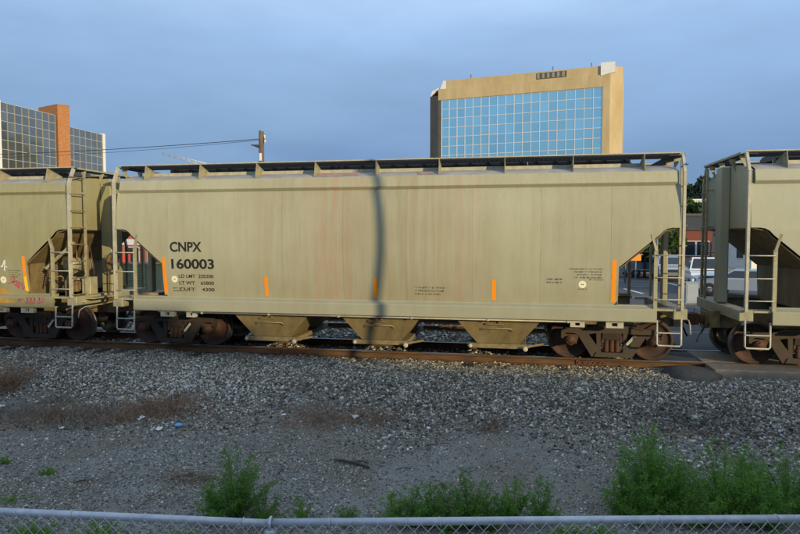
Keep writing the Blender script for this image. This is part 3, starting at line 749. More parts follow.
        cpart('knocker_plate', 'knock', lambda: MB().box(-.28, .12, -1.392, -1.36, .80, .83).bbox(.0, .06, -1.40, -1.36, .835, .875, .004), 'trim_dirty', h)
    cpart('train_line', 'tline', lambda: MB().tube([(-4.55, -1.50, .925), (4.55, -1.50, .925)], .019, 6), 'light_metal', car)
    for k in range(6): cpart('pipe_clamp', 'clamp', lambda: MB().box(-.02, .02, -1.53, -1.47, .90, .962), 'light_metal', car, T(-4.3+k*1.72, 0, 0))
    for px_, w_ in ((4.50, .30), (5.27, .36), (-5.23, .36), (-4.6, .24)):
        m = MB().box(-w_/2, w_/2, -1.50, -1.38, .92, .953).box(-w_/2, -w_*.16, -1.50, -1.39, .81, .918).box(w_*.16, w_/2, -1.50, -1.39, .81, .918).box(-w_*.158, w_*.158, -1.497, -1.39, .81, .845)
        cpart('jacking_pad', ('jack', w_), lambda: m, 'light_metal', car, T(px_, 0, 0))
    # trucks
    for k, s in enumerate((-1, 1)):
        truck(car, s*5.28, frame_mats[k])
    # reflective tape
    for tx, z1 in ((-5.278, 2.27), (-2.65, 1.82), (.015, 1.82), (2.70, 1.82), (5.235, 2.27)):
        o = cpart('reflective_strip', ('tape', tx, name), lambda: strip_on_side(tx-.045, tx+.045, 1.36, z1, .003, 0.0), 'orange_tape', car)
    return car
def sum_boxes(L):
    m = MB()
    for x, y, z, a, b, c in L: m.cbox((x, y, z), (a, b, c))
    return m
def end_board():
    m = MB()
    for k in range(5): m.box(6.36+k*.07, 6.366+k*.07, -1.28, 1.28, 4.475, 4.505)
    for k in range(26): m.box(6.35, 6.66, -1.28+k*.102, -1.274+k*.102, 4.478, 4.503)
    return m

main = hopper_car('covered_hopper', -3.16, 'paint_main', 'trim', 1, 'tan covered hopper car lettered CNPX 160003, filling the middle of the train', frame_mats=('truck_steel', 'truck_lit'))  # left truck's shade is put into its darker frame colour
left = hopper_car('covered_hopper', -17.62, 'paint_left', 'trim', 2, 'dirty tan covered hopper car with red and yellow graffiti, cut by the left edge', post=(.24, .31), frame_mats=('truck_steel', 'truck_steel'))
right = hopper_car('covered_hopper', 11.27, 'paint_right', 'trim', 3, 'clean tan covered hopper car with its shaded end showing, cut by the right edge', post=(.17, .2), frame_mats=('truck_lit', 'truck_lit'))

# lettering on the middle car
fit_text('reporting_mark', 'CNPX', .83, .243, -5.09, 2.405, 'ink', main, .022)
fit_text('car_number', '160003', 1.12, .243, -5.075, 1.992, 'ink', main, .022)
fit_text('load_limit', 'LD LMT  220200', .91, .085, -4.90, 1.77, 'ink', main, .004)
fit_text('light_weight', 'LT WT    65800', .91, .085, -4.90, 1.605, 'ink', main, .004)
fit_text('capacity', 'CUFT    4300', .91, .085, -4.90, 1.445, 'ink', main, .004)
sticker(main, -5.02, 1.735); sticker(main, 4.59, 1.74)
fine_print(main, .94, 1.60, .68, 3, .075, seed=3)
fine_print(main, 4.32, 2.06, .68, 4, .062, True, seed=5, sc=.8); fine_print(main, 4.72, 1.83, .30, 1, .06, True, seed=6, sc=.8)
fine_print(main, 3.84, 1.83, .34, 2, .07, seed=8, sc=.8)
fine_print(main, -5.08, 1.50, .22, 2, .07, seed=9, sc=.7)
o = fine_print(main, 4.51, 1.625, .18, 1, .05, seed=10, sc=.6)
# spill stains on the roof edge of the middle car
for sx, wd in ((-.95, .55), (1.15, .18)):
    m = MB(); vs = []; n = 10
    for i in range(n+1):
        a = -wd+2*wd*i/n; k = max(.08, 1-(a/wd)**2)
        for y, z in ((-1.395, 4.1765), (-1.3-.06*k, 4.215), (-1.15-.1*(1-k), 4.2625)): vs.append((sx+a, y, z+.003))
    m.add(vs, [(3*i+j, 3*i+j+1, 3*i+j+4, 3*i+j+3) for i in range(n) for j in range(2)], True); m.build('spill_stain', 'roof_stain', main)

# left car: graffiti, placard, brake gear at its visible end
def L(px, py, Y=-1.55):
    d = ray(px, py); p = CAM+d*((Y-CAM.y)/d.y); return (p.x+17.62, p.z)
def scrib(pts, w_, mat, sill=False):
    P = [L(*p) for p in pts]; Q = []
    for i in range(len(P)-1):
        for k in range(4):
            t = k/4; p0, p1, p2, p3 = P[max(i-1, 0)], P[i], P[i+1], P[min(i+2, len(P)-1)]
            Q.append(tuple(.5*((2*p1[j])+(-p0[j]+p2[j])*t+(2*p0[j]-5*p1[j]+4*p2[j]-p3[j])*t*t+(-p0[j]+3*p1[j]-3*p2[j]+p3[j])*t**3) for j in (0, 1)))
    Q.append(P[-1]); ribbon(left, Q, w_, mat, sill=sill)
scrib([(8, 281), (10, 277), (13, 279), (9, 283), (15, 281), (13, 286), (17, 283), (15, 288), (20, 284), (19, 290), (22, 287)], .022, 'graffiti_red')
scrib([(5, 284), (12, 282), (20, 283)], .018, 'graffiti_red'); scrib([(12, 276), (11, 283), (16, 289)], .018, 'graffiti_red')
scrib([(18, 300), (24, 299)], .03, 'graffiti_red', True); scrib([(20, 298), (20, 303)], .02, 'graffiti_red', True)
for px in (26, 29.5, 33, 38):
    scrib([(px, 297.5), (px+2.4, 298), (px+.3, 303), (px+2.6, 302.5), (px+2.2, 298)], .022, 'graffiti_red', True)
scrib([(41.5, 298), (44.5, 298.5), (43, 301), (42.5, 303.5)], .022, 'graffiti_red', True)
scrib([(0, 266), (1.5, 266.5), (4.3, 260), (3.3, 271)], .03, 'graffiti_white'); scrib([(5.4, 266.5), (5.9, 267.3)], .04, 'graffiti_white')
ym = [L(*p) for p in [(-8, 288), (0, 288.5), (4, 291), (9, 293.5), (-8, 294.5)]]
MB().add([(x, -YB(z)-.004, z) for x, z in ym], [tuple(range(5))]).build('graffiti_patch', 'graffiti_yellow', left)
ym = [L(*p, -1.572) for p in [(-8, 297), (3, 297), (8, 299.5), (15, 301.5), (16.5, 303.5), (-8, 303)]]
MB().add([(x, -1.572, z) for x, z in ym], [tuple(range(6))]).build('graffiti_patch', 'graffiti_yellow', left)
sticker(left, L(1.3, 280)[0], L(1.3, 280)[1], .09)
fine_print(left, L(7, 271)[0], L(7, 271)[1], .36, 4, .055, seed=20, sc=.8)
strip_on_side(5.19, 5.28, 1.38, 1.75, .0045).build('reflective_strip', 'yellow_tape', left)
pl = MB().box(5.336, 5.345, -1.22, -.82, 1.52, 1.98).build('placard', 'trim_dirty', left)
for k in range(7):
    MB().box(5.346, 5.349, -1.18, -.86-.1*rnd.random(), 1.56+k*.058, 1.585+k*.058).build('print_line', 'faded_ink', pl)
def brake_gear(car, M):
    def P(name, fn, mat): o = fn().build(name, mat, car); o.matrix_local = M; return o
    P('air_reservoir', lambda: MB().lathe([(.001, -1.06), (.10, -1.05), (.17, -1.02), (.195, -.97), (.195, -.30), (.17, -.25), (.001, -.2)], 20, 'y', (6.12, 0, 2.02)), 'trim', )
    P('reservoir_strap', lambda: MB().lathe([(.197, -.86), (.207, -.86), (.207, -.82), (.197, -.82)], 20, 'y', (6.12, 0, 2.02)).lathe([(.197, -.5), (.207, -.5), (.207, -.46), (.197, -.46)], 20, 'y', (6.12, 0, 2.02)), 'trim_dirty')
    P('control_valve', lambda: MB().bbox(6.0, 6.3, -.95, -.70, 1.32, 1.62, .02).bbox(6.05, 6.25, -1.08, -.95, 1.38, 1.55, .02).bbox(6.30, 6.38, -.9, -.75, 1.36, 1.58, .02).cyl((6.15, -1.1, 1.46), (6.15, -1.2, 1.46), .07, 10).cyl((6.1, -.82, 1.62), (6.1, -.82, 1.72), .08, 10), 'trim_dirty')
    P('brake_cylinder', lambda: MB().lathe([(.001, 5.7), (.13, 5.7), (.15, 5.73), (.15, 6.05), (.12, 6.1), (.03, 6.12), (.025, 6.4), (.001, 6.4)], 18, 'x', (0, -.55, 1.52)), 'trim')
    P('brake_pipe', lambda: MB().tube([(6.2, -1.15, 1.26), (6.2, -1.15, 1.75), (6.28, -.9, 1.85), (6.28, -.9, 2.3), (6.1, -.7, 2.5)], .02, 6)
      .tube([(6.35, -.55, 1.26), (6.35, -.55, 2.5), (6.2, -.4, 2.65)], .016, 6).tube([(6.45, -.75, 1.26), (6.45, -.75, 1.9), (6.35, -1.2, 1.95), (6.3, -1.35, 1.6), (6.3, -1.35, 1.26)], .016, 6)
      .tube([(5.8, -1.25, 1.26), (5.85, -1.25, 1.7), (6.0, -1.15, 1.75), (6.05, -1.0, 1.6)], .02, 6), 'trim_dirty')
    P('conduit', lambda: MB().tube([(6.5, -.5, 1.26), (6.48, -.52, 2.0), (6.4, -.6, 2.75)], .014, 6).tube([(6.0, -1.3, 1.35), (6.5, -1.25, 1.40)], .014, 6).tube([(5.7, -1.35, 1.5), (5.8, -1.3, 2.1), (5.95, -1.3, 2.45)], .018, 6), 'rust')
    P('diagonal_brace', lambda: MB().bar((5.75, -1.36, 1.95), (6.58, -1.36, 2.62), .05, .07), 'trim')
    bw = P('brake_wheel', lambda: MB().tube([(7.0, -.42+.27*cos(a), 2.08+.27*sin(a)) for a in [2*pi*k/20 for k in range(21)]], .017, 6, False)
      .tube([(7.0, -.69, 2.08), (6.97, -.42, 2.08), (7.0, -.15, 2.08)], .014, 5).tube([(7.0, -.42, 2.35), (6.97, -.42, 2.08), (7.0, -.42, 1.81)], .014, 5).cyl((6.86, -.42, 2.08), (7.01, -.42, 2.08), .04, 10), 'dark_paint')
    P('gear_box', lambda: MB().bbox(6.83, 6.92, -.56, -.28, 1.88, 2.28, .02), 'trim_dirty')
    P('brake_chain', lambda: MB().tube([(6.88, -.42, 1.9), (6.88, -.42, 1.3), (6.8, -.42, 1.0)], .018, 6), 'rust')
    P('equipment_box', lambda: MB().bbox(6.5, 6.75, -1.02, -.72, 1.26, 1.72, .015), 'trim')
    P('end_platform', lambda: MB().box(6.73, 7.0, -1.2, -.35, 1.17, 1.20), 'trim')
    P('rigging_rod', lambda: MB().bar((6.8, -1.3, 1.12), (6.1, -1.1, .86), .05, .04), 'light_metal')
brake_gear(left, ID)
for (cr_, M) in ((main, ROT180), (right, ID)):
    MB().bbox(5.9, 6.2, -.95, -.7, 1.26, 1.42, .02).build('valve', 'trim_dirty', cr_).matrix_local = M
    MB().bbox(5.6, 5.8, .2, .6, 1.26, 1.5, .02).build('valve', 'trim_dirty', cr_).matrix_local = M
    MB().cyl((5.7, 1.1, 1.3), (6.2, 1.1, 1.3), .06, 8).build('pipe_stub', 'trim_dirty', cr_).matrix_local = M

# ------------------------------------------------------------------ office tower with blue curtain wall
def frame_matrix(A, B, z0):
    e = Vector((B.x-A.x, B.y-A.y, 0)); Lg = e.length; e.normalize(); n = Vector((e.y, -e.x, 0))   # n points to the viewer's side
    M = Matrix(((e.x, -n.x, 0, A.x), (e.y, -n.y, 0, A.y), (0, 0, 1, z0), (0, 0, 0, 1)))          # local x along, y inwards, z up
    return M, Lg
GZ = -.3
A = atd(441, 237, 121); B = atd(600.5, 237, 110.4)
M, Lg = frame_matrix(A, B, GZ)
tw = empty('office_tower'); tw.matrix_world = M; tag(tw, 'golden office tower with blue mirrored windows rising behind the train', 'building')
H_G, H_B, H_T = 29.9, 32.05, 33.65
MB().box(-.6, Lg+1.2, .35, 16, 0, H_B-.01).build('core', 'dark_or_shaded_stone', tw)
MB().box(-.62, Lg+1.25, -.15, .36, H_G, H_B).build('stone_band', 'gold_stone', tw)
MB().box(.9, Lg-.4, .10, .5, H_B+.001, H_T).build('parapet', 'gold_stone', tw)
for k in range(7): MB().box(.9+k*(Lg-1.3)/7+.02, .9+(k+1)*(Lg-1.3)/7-.02, .085, .099, H_B+.05, H_T-.05).build('parapet_panel', 'gold_stone', tw)
for k in range(9): MB().box(-.6+k*(Lg+1.8)/9+.02, -.6+(k+1)*(Lg+1.8)/9-.02, -.165, -.151, H_G+.05, H_B-.05).build('band_panel', 'gold_stone', tw)
MB().box(Lg, Lg+1.25, -.15, .36, 0, H_G-.002).build('end_pier', 'gold_stone', tw)
MB().box(-.62, -.02, -.149, .35, 0, H_G-.002).build('end_pier', 'dark_or_shaded_stone', tw)  # shaded left edge, its shade put in as a darker colour
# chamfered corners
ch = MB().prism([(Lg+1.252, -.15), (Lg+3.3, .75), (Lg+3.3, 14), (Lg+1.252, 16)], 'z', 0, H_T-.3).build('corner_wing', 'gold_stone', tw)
ch = MB().prism([(-.622, -.15), (-2.5, .6), (-2.5, 14), (-.622, 16)], 'z', 0, H_B-1.2).build('corner_wing', 'dark_or_shaded_stone', tw)  # left corner in shade, coloured darker than the gold one
MB().prism([(-.3, H_B+.001), (.88, H_B+.001), (.88, H_T), (.35, H_T)], 'y', .05, 3).build('white_cap', 'white_panel', tw)
MB().prism([(-.625, H_B-.001), (-2.4, H_B-1.19), (-2.0, H_B-.2), (-.625, H_T-1.2)], 'y', .3, 5).build('white_cap', 'white_panel', tw)
MB().prism([(Lg-.38, H_B-.2), (Lg+2.0, H_B+.3), (Lg+2.0, H_T+.5), (Lg-.38, H_T+.5)], 'y', -.25, .09).build('white_cap', 'white_panel', tw)
lv = MB().box(Lg*.61, Lg*.79, .02, .084, H_B+.25, H_T-.25).build('louvre', 'dark_or_shaded_stone', tw)
for k in range(6): MB().box(Lg*(.61+.03*k)+.1, Lg*(.61+.03*k)+.55, -.02, .019, H_B+.35, H_T-.35).build('louvre_slat', 'mullion_tan', lv)
for x in (.18, .70, .93): MB().cyl((Lg*x, 2, H_T), (Lg*x, 2, H_T+1.2), .12, 6).build('roof_vent', 'steel_grey', tw)
NC, RH = 19, 1.8; cw = Lg/NC
for i in range(NC):
    for j in range(12):
        mt = T((i+.5)*cw, .06, H_G-(j+.5)*RH) @ Matrix.Rotation(rnd.gauss(0, .006), 4, 'X') @ Matrix.Rotation(rnd.gauss(0, .006), 4, 'Z')
        cpart('pane', 'twpane', lambda: MB().box(-cw/2+.06, cw/2-.06, -.012, .012, -RH/2+.05, RH/2-.05), 'glass_blue', tw, mt)
for i in range(NC+1): cpart('mullion', 'twmul', lambda: MB().box(-.05, .05, -.04, .3, -21.7, 0), 'mullion', tw, T(min(max(i*cw, .06), Lg-.06), 0, H_G))
for j in range(13): cpart('transom', 'twtr', lambda: MB().box(0.01, Lg-.01, -.02, .29, -.05, .05), 'mullion', tw, T(0, 0, H_G-j*RH-(.06 if j == 0 else 0)))

# ------------------------------------------------------------------ glass office block with brick stair tower, far left
def curtain(parent, Lg, top, nc, rh, rows, gm, key, y=0.0):
    cw = Lg/nc
    for i in range(nc):
        for j in range(rows):
            mt = T((i+.5)*cw, y+.06, top-(j+.5)*rh) @ Matrix.Rotation(rnd.gauss(0, .005), 4, 'X') @ Matrix.Rotation(rnd.gauss(0, .005), 4, 'Z')
            cpart('pane', key+'p', lambda: MB().box(-cw/2+.05, cw/2-.05, -.012, .012, -rh/2+.05, rh/2-.05), gm, parent, mt)
    for i in range(nc+1): cpart('mullion', key+'m', lambda: MB().box(-.045, .045, -.05, .3, -rows*rh, 0), 'mullion_tan', parent, T(i*cw, y, top))
    for j in range(rows+1): cpart('transom', key+'t', lambda: MB().box(0.0, Lg, -.03, .29, -.03, .03), 'mullion', parent, T(0, y, top-j*rh-(.06 if j == 0 else 0)))
A = atd(3.5, 237, 118); B = atd(58.3, 237, 131)
M, Lg = frame_matrix(A, B, GZ); ob = empty('office_block'); ob.matrix_world = M
tag(ob, 'grey mirrored-glass office block with an orange brick stair tower, far left', 'building')
MB().box(-.06, Lg, .35, 14, 0, 29.05).build('core', 'dark_or_shaded_stone', ob)
curtain(ob, Lg, 29.05, 8, 1.8, 9, 'glass_grey', 'ob')
MB().box(-1.6, -.08, -.35, 14, 0, 29.3).build('corner_column', 'white_panel', ob)
# lower wing beyond the brick tower
A2 = atd(70, 237, 134.2); B2 = atd(104.6, 237, 145)
Ml = M.inverted() @ frame_matrix(A2, B2, GZ)[0]; L2 = (B2-A2).length
wg = MB().box(0, L2, .35, 12, 0, 27.3).build('wing', 'dark_or_shaded_stone', ob); wg.matrix_local = Ml
curtain(wg, L2, 27.3, 6, 1.8, 9, 'glass_grey', 'wg')
MB().box(L2+.06, L2+.75, -.2, 12, 0, 27.5).build('corner_column', 'white_panel', wg)
c0 = atd(60.8, 237, 131.2); c1 = atd(72.8, 237, 132.8); c2 = atd(42, 237, 135)
Mi = M.inverted(); q = [Mi @ v for v in (c0, c1, c1+(c2-c0), c2)]
MB().prism([(p.x, p.y) for p in q], 'z', 0, 31.25).build('stair_tower', 'brick_orange', ob)
MB().prism([(p.x, p.y) for p in [q[0]+(q[0]-q[2])*.01, q[1]+(q[1]-q[3])*.01, q[2]+(q[2]-q[0])*.01, q[3]+(q[3]-q[1])*.01]], 'z', 31.251, 31.4).build('coping', 'brick_orange', ob)

hb = empty('mirrored_block', (0, 162.5, GZ)); tag(hb, 'unseen dark block added behind the golden tower for its reflection in the far-left glass', 'building')  # hidden block added so the left glass mirrors something dark
MB().box(0, 12, 0, 12.5, 0, 41.5).build('wall', 'black', hb)
MB().box(0, 12, 12.502, 20, 0, 39).build('annex', 'black', hb)
MB().box(3, 6, 8, 10, 41.502, 45).build('penthouse', 'black', hb)
MB().tube([(1, 15, 39), (1, 15, 50)], .3, 6).build('mast', 'crane_white', hb)
# ------------------------------------------------------------------ street buildings seen through the gaps
def building(name, px0, px1, D0, D1, h, depth, mat, label, wins=(), band=None, roof='dark_or_shaded_stone'):
    A = atd(px0, 237.6, D0); B = atd(px1, 237.6, D1); M, Lg = frame_matrix(A, B, GZ)
    o = empty(name); o.matrix_world = M; tag(o, label, 'building')
    MB().box(0, Lg, 0, depth, 0, h).build('wall', mat, o)
    MB().box(-.15, Lg+.15, -.15, depth+.15, h+.001, h+.35).build('roof', roof, o)
    if band: MB().box(-.02, Lg+.02, -.08, -.001, band[0], band[1]).build('fascia', band[2], o)
    for (u, v, w_, hh) in wins:
        f = MB().box(u*Lg-w_/2-.08, u*Lg+w_/2+.08, -.05, -.001, v-.08, v+hh+.08).build('window_frame', 'white_panel', o)
        MB().box(u*Lg-w_/2, u*Lg+w_/2, -.07, -.051, v, v+hh).build('pane', 'window_glass', f)
    return o
building('brick_store', 60, 166, 62, 57, 4.4, 14, 'brick_salmon', 'salmon brick store with a white fascia seen between the left and middle cars',
         [(.1+.2*k, .6, 1.6, 1.5) for k in range(5)], (2.35, 2.9, 'white_panel'))
building('brick_shop', 668, 712, 72, 70, 3.9, 12, 'brick_red', 'dark red brick shop seen under the end of the middle car', [(.2, 1.0, 1.2, 1.6), (.5, 1.0, 1.2, 1.6), (.8, 1.0, 1.2, 1.6)])
building('navy_warehouse', 664, 745, 90, 88, 6.2, 16, 'navy', 'dark navy warehouse above the red brick shop, between two cars')
building('white_house', 716, 752, 64, 60, 3.2, 8, 'plaster', 'white plastered house with dark windows seen through the right car', [(.28, 1.0, .8, 1.3), (.7, 1.0, .8, 1.3)])
building('grey_garage', 560, 640, 75, 72, 3.4, 10, 'grey_wall', 'grey garage building behind the middle car, near the orange sign', [(.3, .6, 2.4, 1.6), (.7, .6, 2.4, 1.6)])
# pale roof line on the hill between the cars
building('hill_house', 684, 720, 190, 188, 14.6, 10, 'plaster', 'pale house with a flat roof below the wooded hill', roof='white_panel')

# ------------------------------------------------------------------ hill and trees
hx = atd(715, 237, 300); m = MB(); vs = []; fs = []; nh = 24
for j in range(7):
    for i in range(nh+1):
        u = (i/nh-.5)*2; v = j/6
        vs.append((hx.x+u*150+30, hx.y-60+v*160, GZ-1+24*sin(pi*min(v*.62, 1))*(max(0, cos(u*1.45)))**.8*(1+.12*sin(5*u)+.06*sin(11*u+2))))
for j in range(6):
    for i in range(nh): fs.append((j*(nh+1)+i, j*(nh+1)+i+1, (j+1)*(nh+1)+i+1, (j+1)*(nh+1)+i))
tag(m.add(vs, fs, True).build('hill', 'hill_leaf'), kind='structure')
def leaf_cloud(n, c, r, size, seed, drop=.0, shape=1.0):
    g = np.random.default_rng(seed); k = 9
    cc = g.normal(size=(k, 3)); cc /= np.linalg.norm(cc, axis=1)[:, None]; cc *= g.uniform(.25, .72, (k, 1)); rr = g.uniform(.32, .5, k)
    idx = g.integers(0, k, n); d = g.normal(size=(n, 3)); d /= np.linalg.norm(d, axis=1)[:, None]
    P = (cc[idx]+d*rr[idx, None]*g.uniform(.55, 1.0, (n, 1))**.5)*np.array(r)+np.array(c)
    a = g.normal(size=(n, 3)); a /= np.linalg.norm(a, axis=1)[:, None]; b = np.cross(a, g.normal(size=(n, 3))); b /= np.linalg.norm(b, axis=1)[:, None]
    s = size*g.uniform(.6, 1.3, (n, 1)); V = np.stack([P-a*s, P+b*s*.5, P+a*s, P-b*s*.5], 1).reshape(-1, 3)
    return V, np.arange(4*n).reshape(-1, 4)
def fast_mesh(name, V, Fq):
    me = bpy.data.meshes.new(name); me.vertices.add(len(V)); me.vertices.foreach_set('co', np.ascontiguousarray(V, dtype=np.float32).ravel())
    k = Fq.shape[1]; me.loops.add(Fq.size); me.loops.foreach_set('vertex_index', Fq.ravel().astype(np.int32)); me.polygons.add(len(Fq))
    me.polygons.foreach_set('loop_start', np.arange(0, Fq.size, k, dtype=np.int32)); me.polygons.foreach_set('loop_total', np.full(len(Fq), k, np.int32))
    me.update(calc_edges=True); return me
def tree(name, loc, h, r, n, leaf, size, label, group, seed, trunk_r=.12):
    t = empty(name, loc); tag(t, label, 'tree', group)
    q = random.Random(seed); tb = MB(); tb.tube([(0, 0, -.2), (.05, .02, h*.3), (q.uniform(-.1, .1), 0, h*.62)], [trunk_r, trunk_r*.8, trunk_r*.4], 7)
    for k in range(5):
        a = k*1.26+q.random(); z = h*(.32+.07*k); tb.tube([(0, 0, z), (r*.4*cos(a), r*.4*sin(a), z+h*.14), (r*.7*cos(a), r*.7*sin(a), z+h*.26)], [trunk_r*.5, trunk_r*.35, .02], 5)
    tb.build('trunk', 'bark', t)
    V, Fq = leaf_cloud(n, (0, 0, h*.64), (r, r, h*.38), size, seed); link('crown', fast_mesh('crown', V, Fq), leaf, t); return t
for k, (px, D, h, r) in enumerate([(645, 46, 4.6, 2.1), (662, 50, 5.0, 2.3), (634, 55, 4.4, 1.9)]):
    p = atd(px, 237.6, D); tree('street_tree', (p.x, p.y, GZ), h, r, 5200, 'tree_leaf', .16,
        ['sunlit green street tree under the sloping end of the middle car', 'green street tree nearest the middle car end ladder', 'small green tree beside the orange sign'][k], 'street trees', 40+k)
for k, (px, D, h, r) in enumerate([(686, 262, 17, 6), (691, 255, 13, 6), (697, 250, 15, 5), (703, 262, 19, 6), (680, 268, 16, 6), (686, 160, 9.5, 4), (692, 156, 9, 4), (699, 162, 9.5, 4)]):
    p = atd(px, 237.6, D); zz = 10 if D > 240 else 3
    tree('hill_tree', (p.x, p.y, GZ+zz), h, r, 1600, 'hill_leaf' if D > 240 else 'tree_leaf', .9, ['tall dark hill tree nearest the middle car roof', 'short dark hill tree on the skyline between two cars', 'mid-height hill tree at the centre of the gap', 'tallest dark hill tree, over the ladder of the right car', 'dark hill tree mostly behind the middle car end', 'lower sunlit tree at the left of the gap, before the hill', 'lower sunlit tree at the centre of the gap, before the hill', 'lower sunlit tree behind the far ladder of the right car'][k], 'trees on the hill', 60+k, .3)

# ------------------------------------------------------------------ street vehicles
def vehicle(name, px, py, rz, kind, mat, label, cat, scale=1.0):
    p = atz(px, py, GZ+.015); v = empty(name, (p.x, p.y, GZ+.017), rz); tag(v, label, cat, 'vehicles on the street behind the train'); v.scale = (scale,)*3
    if kind == 'pickup':
        body = [(-2.7, .42), (-2.72, 1.0), (-2.65, 1.10), (-.55, 1.12), (1.0, 1.12), (2.5, 1.05), (2.72, .92), (2.75, .45)]
        cab = [(-.55, 1.12), (-.35, 1.78), (.65, 1.80), (1.35, 1.12)]
    elif kind == 'suv':
        body = [(-2.3, .40), (-2.35, .95), (-2.25, 1.10), (1.0, 1.10), (2.1, 1.0), (2.32, .85), (2.35, .42)]
        cab = [(-2.22, 1.10), (-1.95, 1.68), (.25, 1.70), (1.05, 1.10)]
    elif kind == 'van':
        body = [(-2.6, .40), (-2.62, 1.2), (-2.55, 1.25), (2.1, 1.25), (2.62, 1.0), (2.68, .45)]
        cab = [(-2.58, 1.25), (-2.5, 2.05), (1.2, 2.08), (2.05, 1.25)]
    else:
        body = [(-2.25, .35), (-2.3, .75), (-2.2, .92), (1.1, .90), (2.0, .80), (2.25, .66), (2.28, .38)]
        cab = [(-1.7, .915), (-1.0, 1.40), (.3, 1.42), (1.15, .90)]
    W = .92
    m = MB()
    for pts, w0, w1, nm, mt in ((body, W, W-.04, 'body', mat), (cab, W-.06, W-.24, 'cabin', mat)):
        n = len(pts); zmin = min(z for _, z in pts); zmax = max(z for _, z in pts)
        wd = lambda z: w0+(w1-w0)*(z-zmin)/(zmax-zmin)
        vs = [(x, -wd(z), z) for x, z in pts]+[(x, wd(z), z) for x, z in pts]
        MB().add(vs, [tuple(range(n))[::-1], tuple(range(n, 2*n))]+[(i, (i+1) % n, n+(i+1) % n, n+i) for i in range(n)]).build(nm, mt, v)
        if nm == 'cabin':
            (xa, za), (xb, zb), (xc, zc), (xd, zd) = pts; wd_ = wd
    def lerp(a, b, t): return a+(b-a)*t
    for s in (-1, 1):
        q = []
        for (u, t) in ((.06, .12), (.94, .12), (.94, .86), (.06, .86)):
            z = lerp(za, zb, t); x0 = lerp(xa, xb, t); x1 = lerp(xd, xc, t); q.append((lerp(x0, x1, u), s*(wd_(z)+.006), z))
        MB().add(q, [(0, 1, 2, 3)]).add([(a, b-s*.004, c) for a, b, c in q], [(3, 2, 1, 0)]).build('side_window', 'window_glass', v)
    for (x0, z0, x1, z1, nm, sg) in ((xd, zd, xc, zc, 'windscreen', 1), (xa, za, xb, zb, 'rear_window', -1)):
        q = []
        for (t, s) in ((.12, -1), (.12, 1), (.88, 1), (.88, -1)):
            z = lerp(z0, z1, t); q.append((lerp(x0, x1, t)+sg*.008, s*(wd_(z)-.08), z+.006))
        MB().add(q, [(0, 1, 2, 3)]).add([(a-sg*.005, b, c-.003) for a, b, c in q], [(3, 2, 1, 0)]).build(nm, 'window_glass', v)
    fx = body[-1][0]; bx = body[0][0]
    for s in (-1, 1):
        MB().bbox(fx-.08, fx+.02, s*.68-.16, s*.68+.16, body[-1][1]+.28, body[-1][1]+.46, .02).build('headlight', 'lamp_clear', v)
        MB().bbox(bx-.07, bx+.05, s*.76-.09, s*.76+.09, body[0][1]+.35, body[0][1]+.6, .02).build('tail_light', 'lamp_red', v)
        for x in (bx+.85, fx-.85):
            wl = MB().lathe([(.16, -.11), (.30, -.11), (.34, -.08), (.34, .08), (.30, .11), (.16, .11)], 18, 'y').build('wheel', 'tyre', v); wl.location = (x, s*.86, .34)
            MB().lathe([(.001, -.10), (.2, -.10), (.21, -.07), (.21, .07), (.2, .10), (.001, .10)], 12, 'y').build('rim', 'rim', wl)
    MB().bbox(fx-.02, fx+.09, -.9, .9, body[-1][1], body[-1][1]+.2, .02).build('front_bumper', 'steel_grey', v)
    MB().bbox(fx-.03, fx+.022, -.42, .42, body[-1][1]+.24, body[-1][1]+.44, .01).build('grille', 'black', v)
    return v
vehicle('pickup_truck', 704, 289, -1.75, 'pickup', 'car_white', 'white pickup truck facing the tracks between the middle and right cars', 'truck', 1.05)
vehicle('parked_suv', 668, 280, -1.65, 'suv', 'car_silver', 'silver SUV facing the tracks, seen through the middle car end ladder', 'car')
vehicle('parked_van', 622, 269, .15, 'van', 'car_white', 'white van on the street seen at the low corner of the opening', 'van')
vehicle('parked_car', 688, 277, 2.9, 'sedan', 'car_dark', 'dark sedan parked left of the white pickup', 'car')
vehicle('parked_sedan', 742, 296, 2.75, 'sedan', 'car_silver', 'pale silver sedan seen through the shaded end of the right car', 'car')
vehicle('parked_wagon', 650, 277, .2, 'suv', 'car_blue', 'blue wagon parked under the street trees', 'car')
# grey cabinet beyond the second track
p = atz(690, 304, -.3); cb = empty('utility_cabinet', (p.x, p.y, -.32), .1); tag(cb, 'pale grey utility cabinet standing beyond the tracks between two cars', 'cabinet')
MB().bbox(-.28, .28, -.22, .22, .08, 1.0, .015).build('case', 'cabinet', cb); MB().box(-.34, .34, -.28, .28, 0, .08).build('plinth', 'concrete', cb)
MB().bbox(-.23, .23, -.235, -.221, .15, .93, .005).build('door', 'cabinet', cb); MB().bbox(-.31, .31, -.25, .25, 1.001, 1.04, .01).build('lid', 'cabinet', cb)
# orange sign
p = atd(636, 257.5, 44); sg = empty('road_sign', (p.x, p.y, GZ)); tag(sg, 'blank orange road sign on a post beyond the middle car', 'sign')
MB().bbox(-.35, .35, -.02, .02, p.z-GZ-.24, p.z-GZ+.24, .005).build('board', 'sign_orange', sg); MB().box(-.04, .04, .022, .08, 0, p.z-GZ+.2).build('post', 'steel_grey', sg)
for k, (px, lab) in enumerate([(625.5, 'slim grey post at the low corner of the middle car opening'), (657, 'grey steel post on the street behind the end ladder')]):
    p = atd(px, 250, 40); o = MB().cyl((0, 0, 0), (0, 0, 3.4), .06, 8).bbox(-.09, .09, -.09, .09, 0, .1, .01).build('street_post', 'steel_grey'); o.location = (p.x, p.y, GZ); tag(o, lab, 'post', 'posts on the street')
